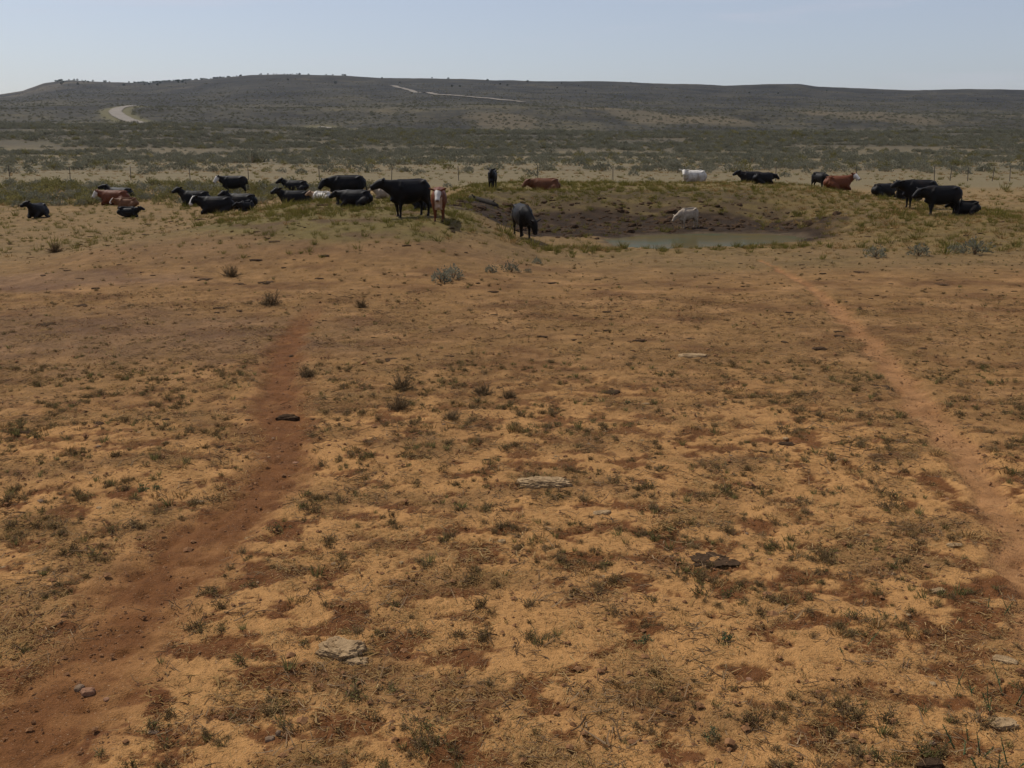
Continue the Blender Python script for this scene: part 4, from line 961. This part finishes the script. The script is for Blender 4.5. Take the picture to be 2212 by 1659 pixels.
x1, y1 = cover(17500, 4.4, 18, .6); x2, y2 = cover(14000, 16, 46, .5)
x = np.concatenate([x1, x2]); y = np.concatenate([y1, y2]); n = len(x)
s = np.minimum(rng.lognormal(-.46, .42, n), 1.3) * (1 - .25 * up(y, 13, 20)); u = rng.random(n)
pick = np.where(u < .42, rng.integers(0, 6, n), np.where(u < .66, rng.integers(6, 10, n), np.where(u < .86, rng.integers(10, 14, n), rng.integers(14, 17, n))))
size = s / np.hypot(y, CAM_H)
order = np.argsort(-size); keepi = order[(y[order] > 5.4)][:330]
rz = rng.random(n) * 6.283
groups = [(0, 6, 'shrublet', 'shrub', 'small grey-brown woody shrublet on the foreground sand', 'woody shrublets on the foreground sand'),
          (6, 10, 'weed', 'weed', 'small olive-green leafy weed on the foreground sand', 'olive weeds on the foreground sand'),
          (10, 14, 'grass_tuft', 'grass', 'small tuft of dry straw-coloured grass on the foreground sand', 'dry grass tufts on the foreground sand'),
          (14, 17, 'grass_tuft', 'grass', 'small tuft of thin olive grass on the foreground sand', 'olive grass tufts on the foreground sand')]
for a, b, nm, cat, lab, grp in groups:
    q = keepi[(pick[keepi] >= a) & (pick[keepi] < b)]
    individuals(nm, cat, lab, grp, x[q], y[q], s[q], kinds, pick[q], rz[q])
rest = np.setdiff1d(np.arange(n), keepi)
scatter('ground_cover', 'low dry growth dotted thickly over the pasture', np.stack([x[rest], y[rest], height(x[rest], y[rest]) - .004], -1), s[rest], pick[rest], template_collection('cover_template', kinds), rots(len(rest), .1))
# litter: straw, twigs, clods, grit
lit_m = [multi_mesh('litter', 660 + k, 'straw') for k in range(3)] + [multi_mesh('litter', 670 + k, 'twigs') for k in range(3)] + [multi_mesh('litter', 680 + k, 'clod') for k in range(4)] + [multi_mesh('litter', 690, 'stone_pale')]
x, y = wedge(31000, 4.4, 26, .55)
k = rng.random(len(x)) < (.25 + .75 * up(fbm(x / 1.6, y / 1.1, 107, 4), -.25, .3)); x, y = x[k], y[k]; n = len(x)
u = rng.random(n); tr = on_trail(x, y) < 1.0
keep = ~tr | (u < .35); x, y, u, tr = x[keep], y[keep], u[keep], tr[keep]; n = len(x)
pick = np.where(tr | (u < .30), rng.integers(6, 10, n), np.where(u < .66, rng.integers(0, 3, n), np.where(u < .93, rng.integers(3, 6, n), 10)))
scatter('litter', 'clods, straw, grit and broken twigs strewn over the sand', np.stack([x, y, height(x, y)], -1), rng.lognormal(0, .3, n), pick, template_collection('litter_template', lit_m), rots(n, .04))
# old droppings and bits of stick out on the flat
dr_m = [stone_mesh('dropping', 850 + k, (.085, .05, .016), 'dung', 2, 0, .35, .15) for k in range(4)] + [multi_mesh('dropping', 860, 'twigs')]
x, y = wedge(2600, 12, 52, .5)
k = (pond_rho(x, y) > 1.6) & (on_trail(x, y) > 1.1) & (rng.random(len(x)) < .25 + .75 * up(fbm(x / 5, y / 3, 199, 2), -.1, .3)); x, y = x[k], y[k]; n = len(x)
scatter('litter', 'small dark droppings and sticks strewn over the flat before the bank', np.stack([x, y, height(x, y)], -1), rng.lognormal(-.75, .55, n) * (1 + .6 * up(y, 20, 40)), rng.integers(0, 5, n), template_collection('dropping_template', dr_m), np.stack([np.zeros(n), np.zeros(n), rng.normal(0, .5, n)], -1))
# meadow grass on the bank
mg = [tuft_mesh('meadow_tuft', 800 + k, 34, .24, .14, 'meadow', .7, .006) for k in range(5)] + [tuft_mesh('meadow_tuft', 810 + k, 30, .16, .14, 'straw', .9, .006) for k in range(2)]
x, y = wedge(46000, 28, 72, .9)
bk = bank(x, y); rho = pond_rho(x, y)
mudm = down(np.hypot((x - 5.4) / 9.6, (y - 46.3) / 4.3) + .3 * fbm(x / 1.5, y / 1.5, 131, 3), .72, 1.0)
d = up(bk + .45 * fbm(x / 2.2, y / 2.2, 127, 4), .40, 1.05) * (.85 - .55 * down(y, 36, 40)) * up(x + 2 * perlin(x / 2, y / 2, 128), -15, -10) * (.22 + .78 * up(fbm(x / 1.6, y / 1.6, 191, 3), -.25, .25)) * (1 - .88 * mudm)
d = np.maximum(d, .75 * down(np.abs(y - 38.2 + .18 * (8 - x) * (x < 8) - .5 * perlin(x, y, 193)), .5, 1.6) * up(x, -4, -1) * down(x, 18, 24))
d = np.maximum(d, .95 * up(x, 12, 15) * up(y, 34, 39) * down(y, 52, 60) * (.4 + .6 * up(fbm(x / 1.6, y / 1.6, 195, 3), -.2, .2)))
d = np.maximum(d, .10 * up(y, 30, 40))
k = (rng.random(len(x)) < d) & (rho > 1.15); x, y = x[k], y[k]; n = len(x)
strawy = rng.random(n) < .18 + .42 * up(x, 4, 15)
scatter('grass', 'yellow-green grass growing over the pond banks', np.stack([x, y, height(x, y) - .01], -1), rng.lognormal(-.52, .40, n), np.where(strawy, rng.integers(5, 7, n), rng.integers(0, 5, n)), template_collection('meadow_template', mg), rots(n, .1))
# yellowish dry grass along the fence and on the plain clearings
x, y = wedge(9000, 60, 200, .8)
k = rng.random(len(x)) < .5 * down(bank(x, y), .2, .5); x, y = x[k], y[k]; n = len(x)
scatter('grass', 'sparse dry grass along the fence and between the brush', np.stack([x, y, height(x, y)], -1), rng.lognormal(.1, .3, n), rng.choice([0, 1, 5, 6, 5, 6], n), bpy.data.collections['meadow_template'], rots(n, .1))
# rough clods in the mud
cm = [stone_mesh('mud_clod', 830 + k, (.13, .11, .08), 'dung', 2, 0, .35) for k in range(5)]
x, y = wedge(9000, 39, 57, 1)
d = down(np.hypot((x - 5.4) / 10.5, (y - 47.5) / 6.5), .75, 1.0) * up(pond_rho(x, y), 1.08, 1.2) * up(y - .12 * np.abs(x - 5), 39.6, 40.6)
k = rng.random(len(x)) < d * (.25 + .6 * up(fbm(x / 1.2, y / 1.2, 197, 2), -.1, .3)); x, y = x[k], y[k]; n = len(x)
scatter('mud', 'churned lumps of dark mud round the pond', np.stack([x, y, height(x, y) - .02], -1), rng.lognormal(-.35, .4, n), rng.integers(0, 5, n), template_collection('mud_template', cm), rots(n, .2))

# ------------------------------------------------------------------ haze
def build_haze():
    x0, x1, y0, y1, z0, z1 = -5800, 5800, -5800, 5800, -140, 330
    v = [(x0, y0, z0), (x1, y0, z0), (x1, y1, z0), (x0, y1, z0), (x0, y0, z1), (x1, y0, z1), (x1, y1, z1), (x0, y1, z1)]
    f = [(3, 2, 1, 0), (4, 5, 6, 7), (0, 1, 5, 4), (1, 2, 6, 5), (2, 3, 7, 6), (3, 0, 4, 7)]
    m, N, L = new_mat('haze_air'); out = add(N, 'OutputMaterial'); pv = add(N, 'VolumePrincipled')
    pv.inputs['Color'].default_value = (.66, .80, 1.0, 1); pv.inputs['Density'].default_value = 0.000036; pv.inputs['Anisotropy'].default_value = .3
    L.new(pv.outputs[0], out.inputs['Volume'])
    o = link('haze', mesh_from('haze', v, f, m)); tag(o, 'faint blue haze over the distant hills', kind='stuff')
build_haze()
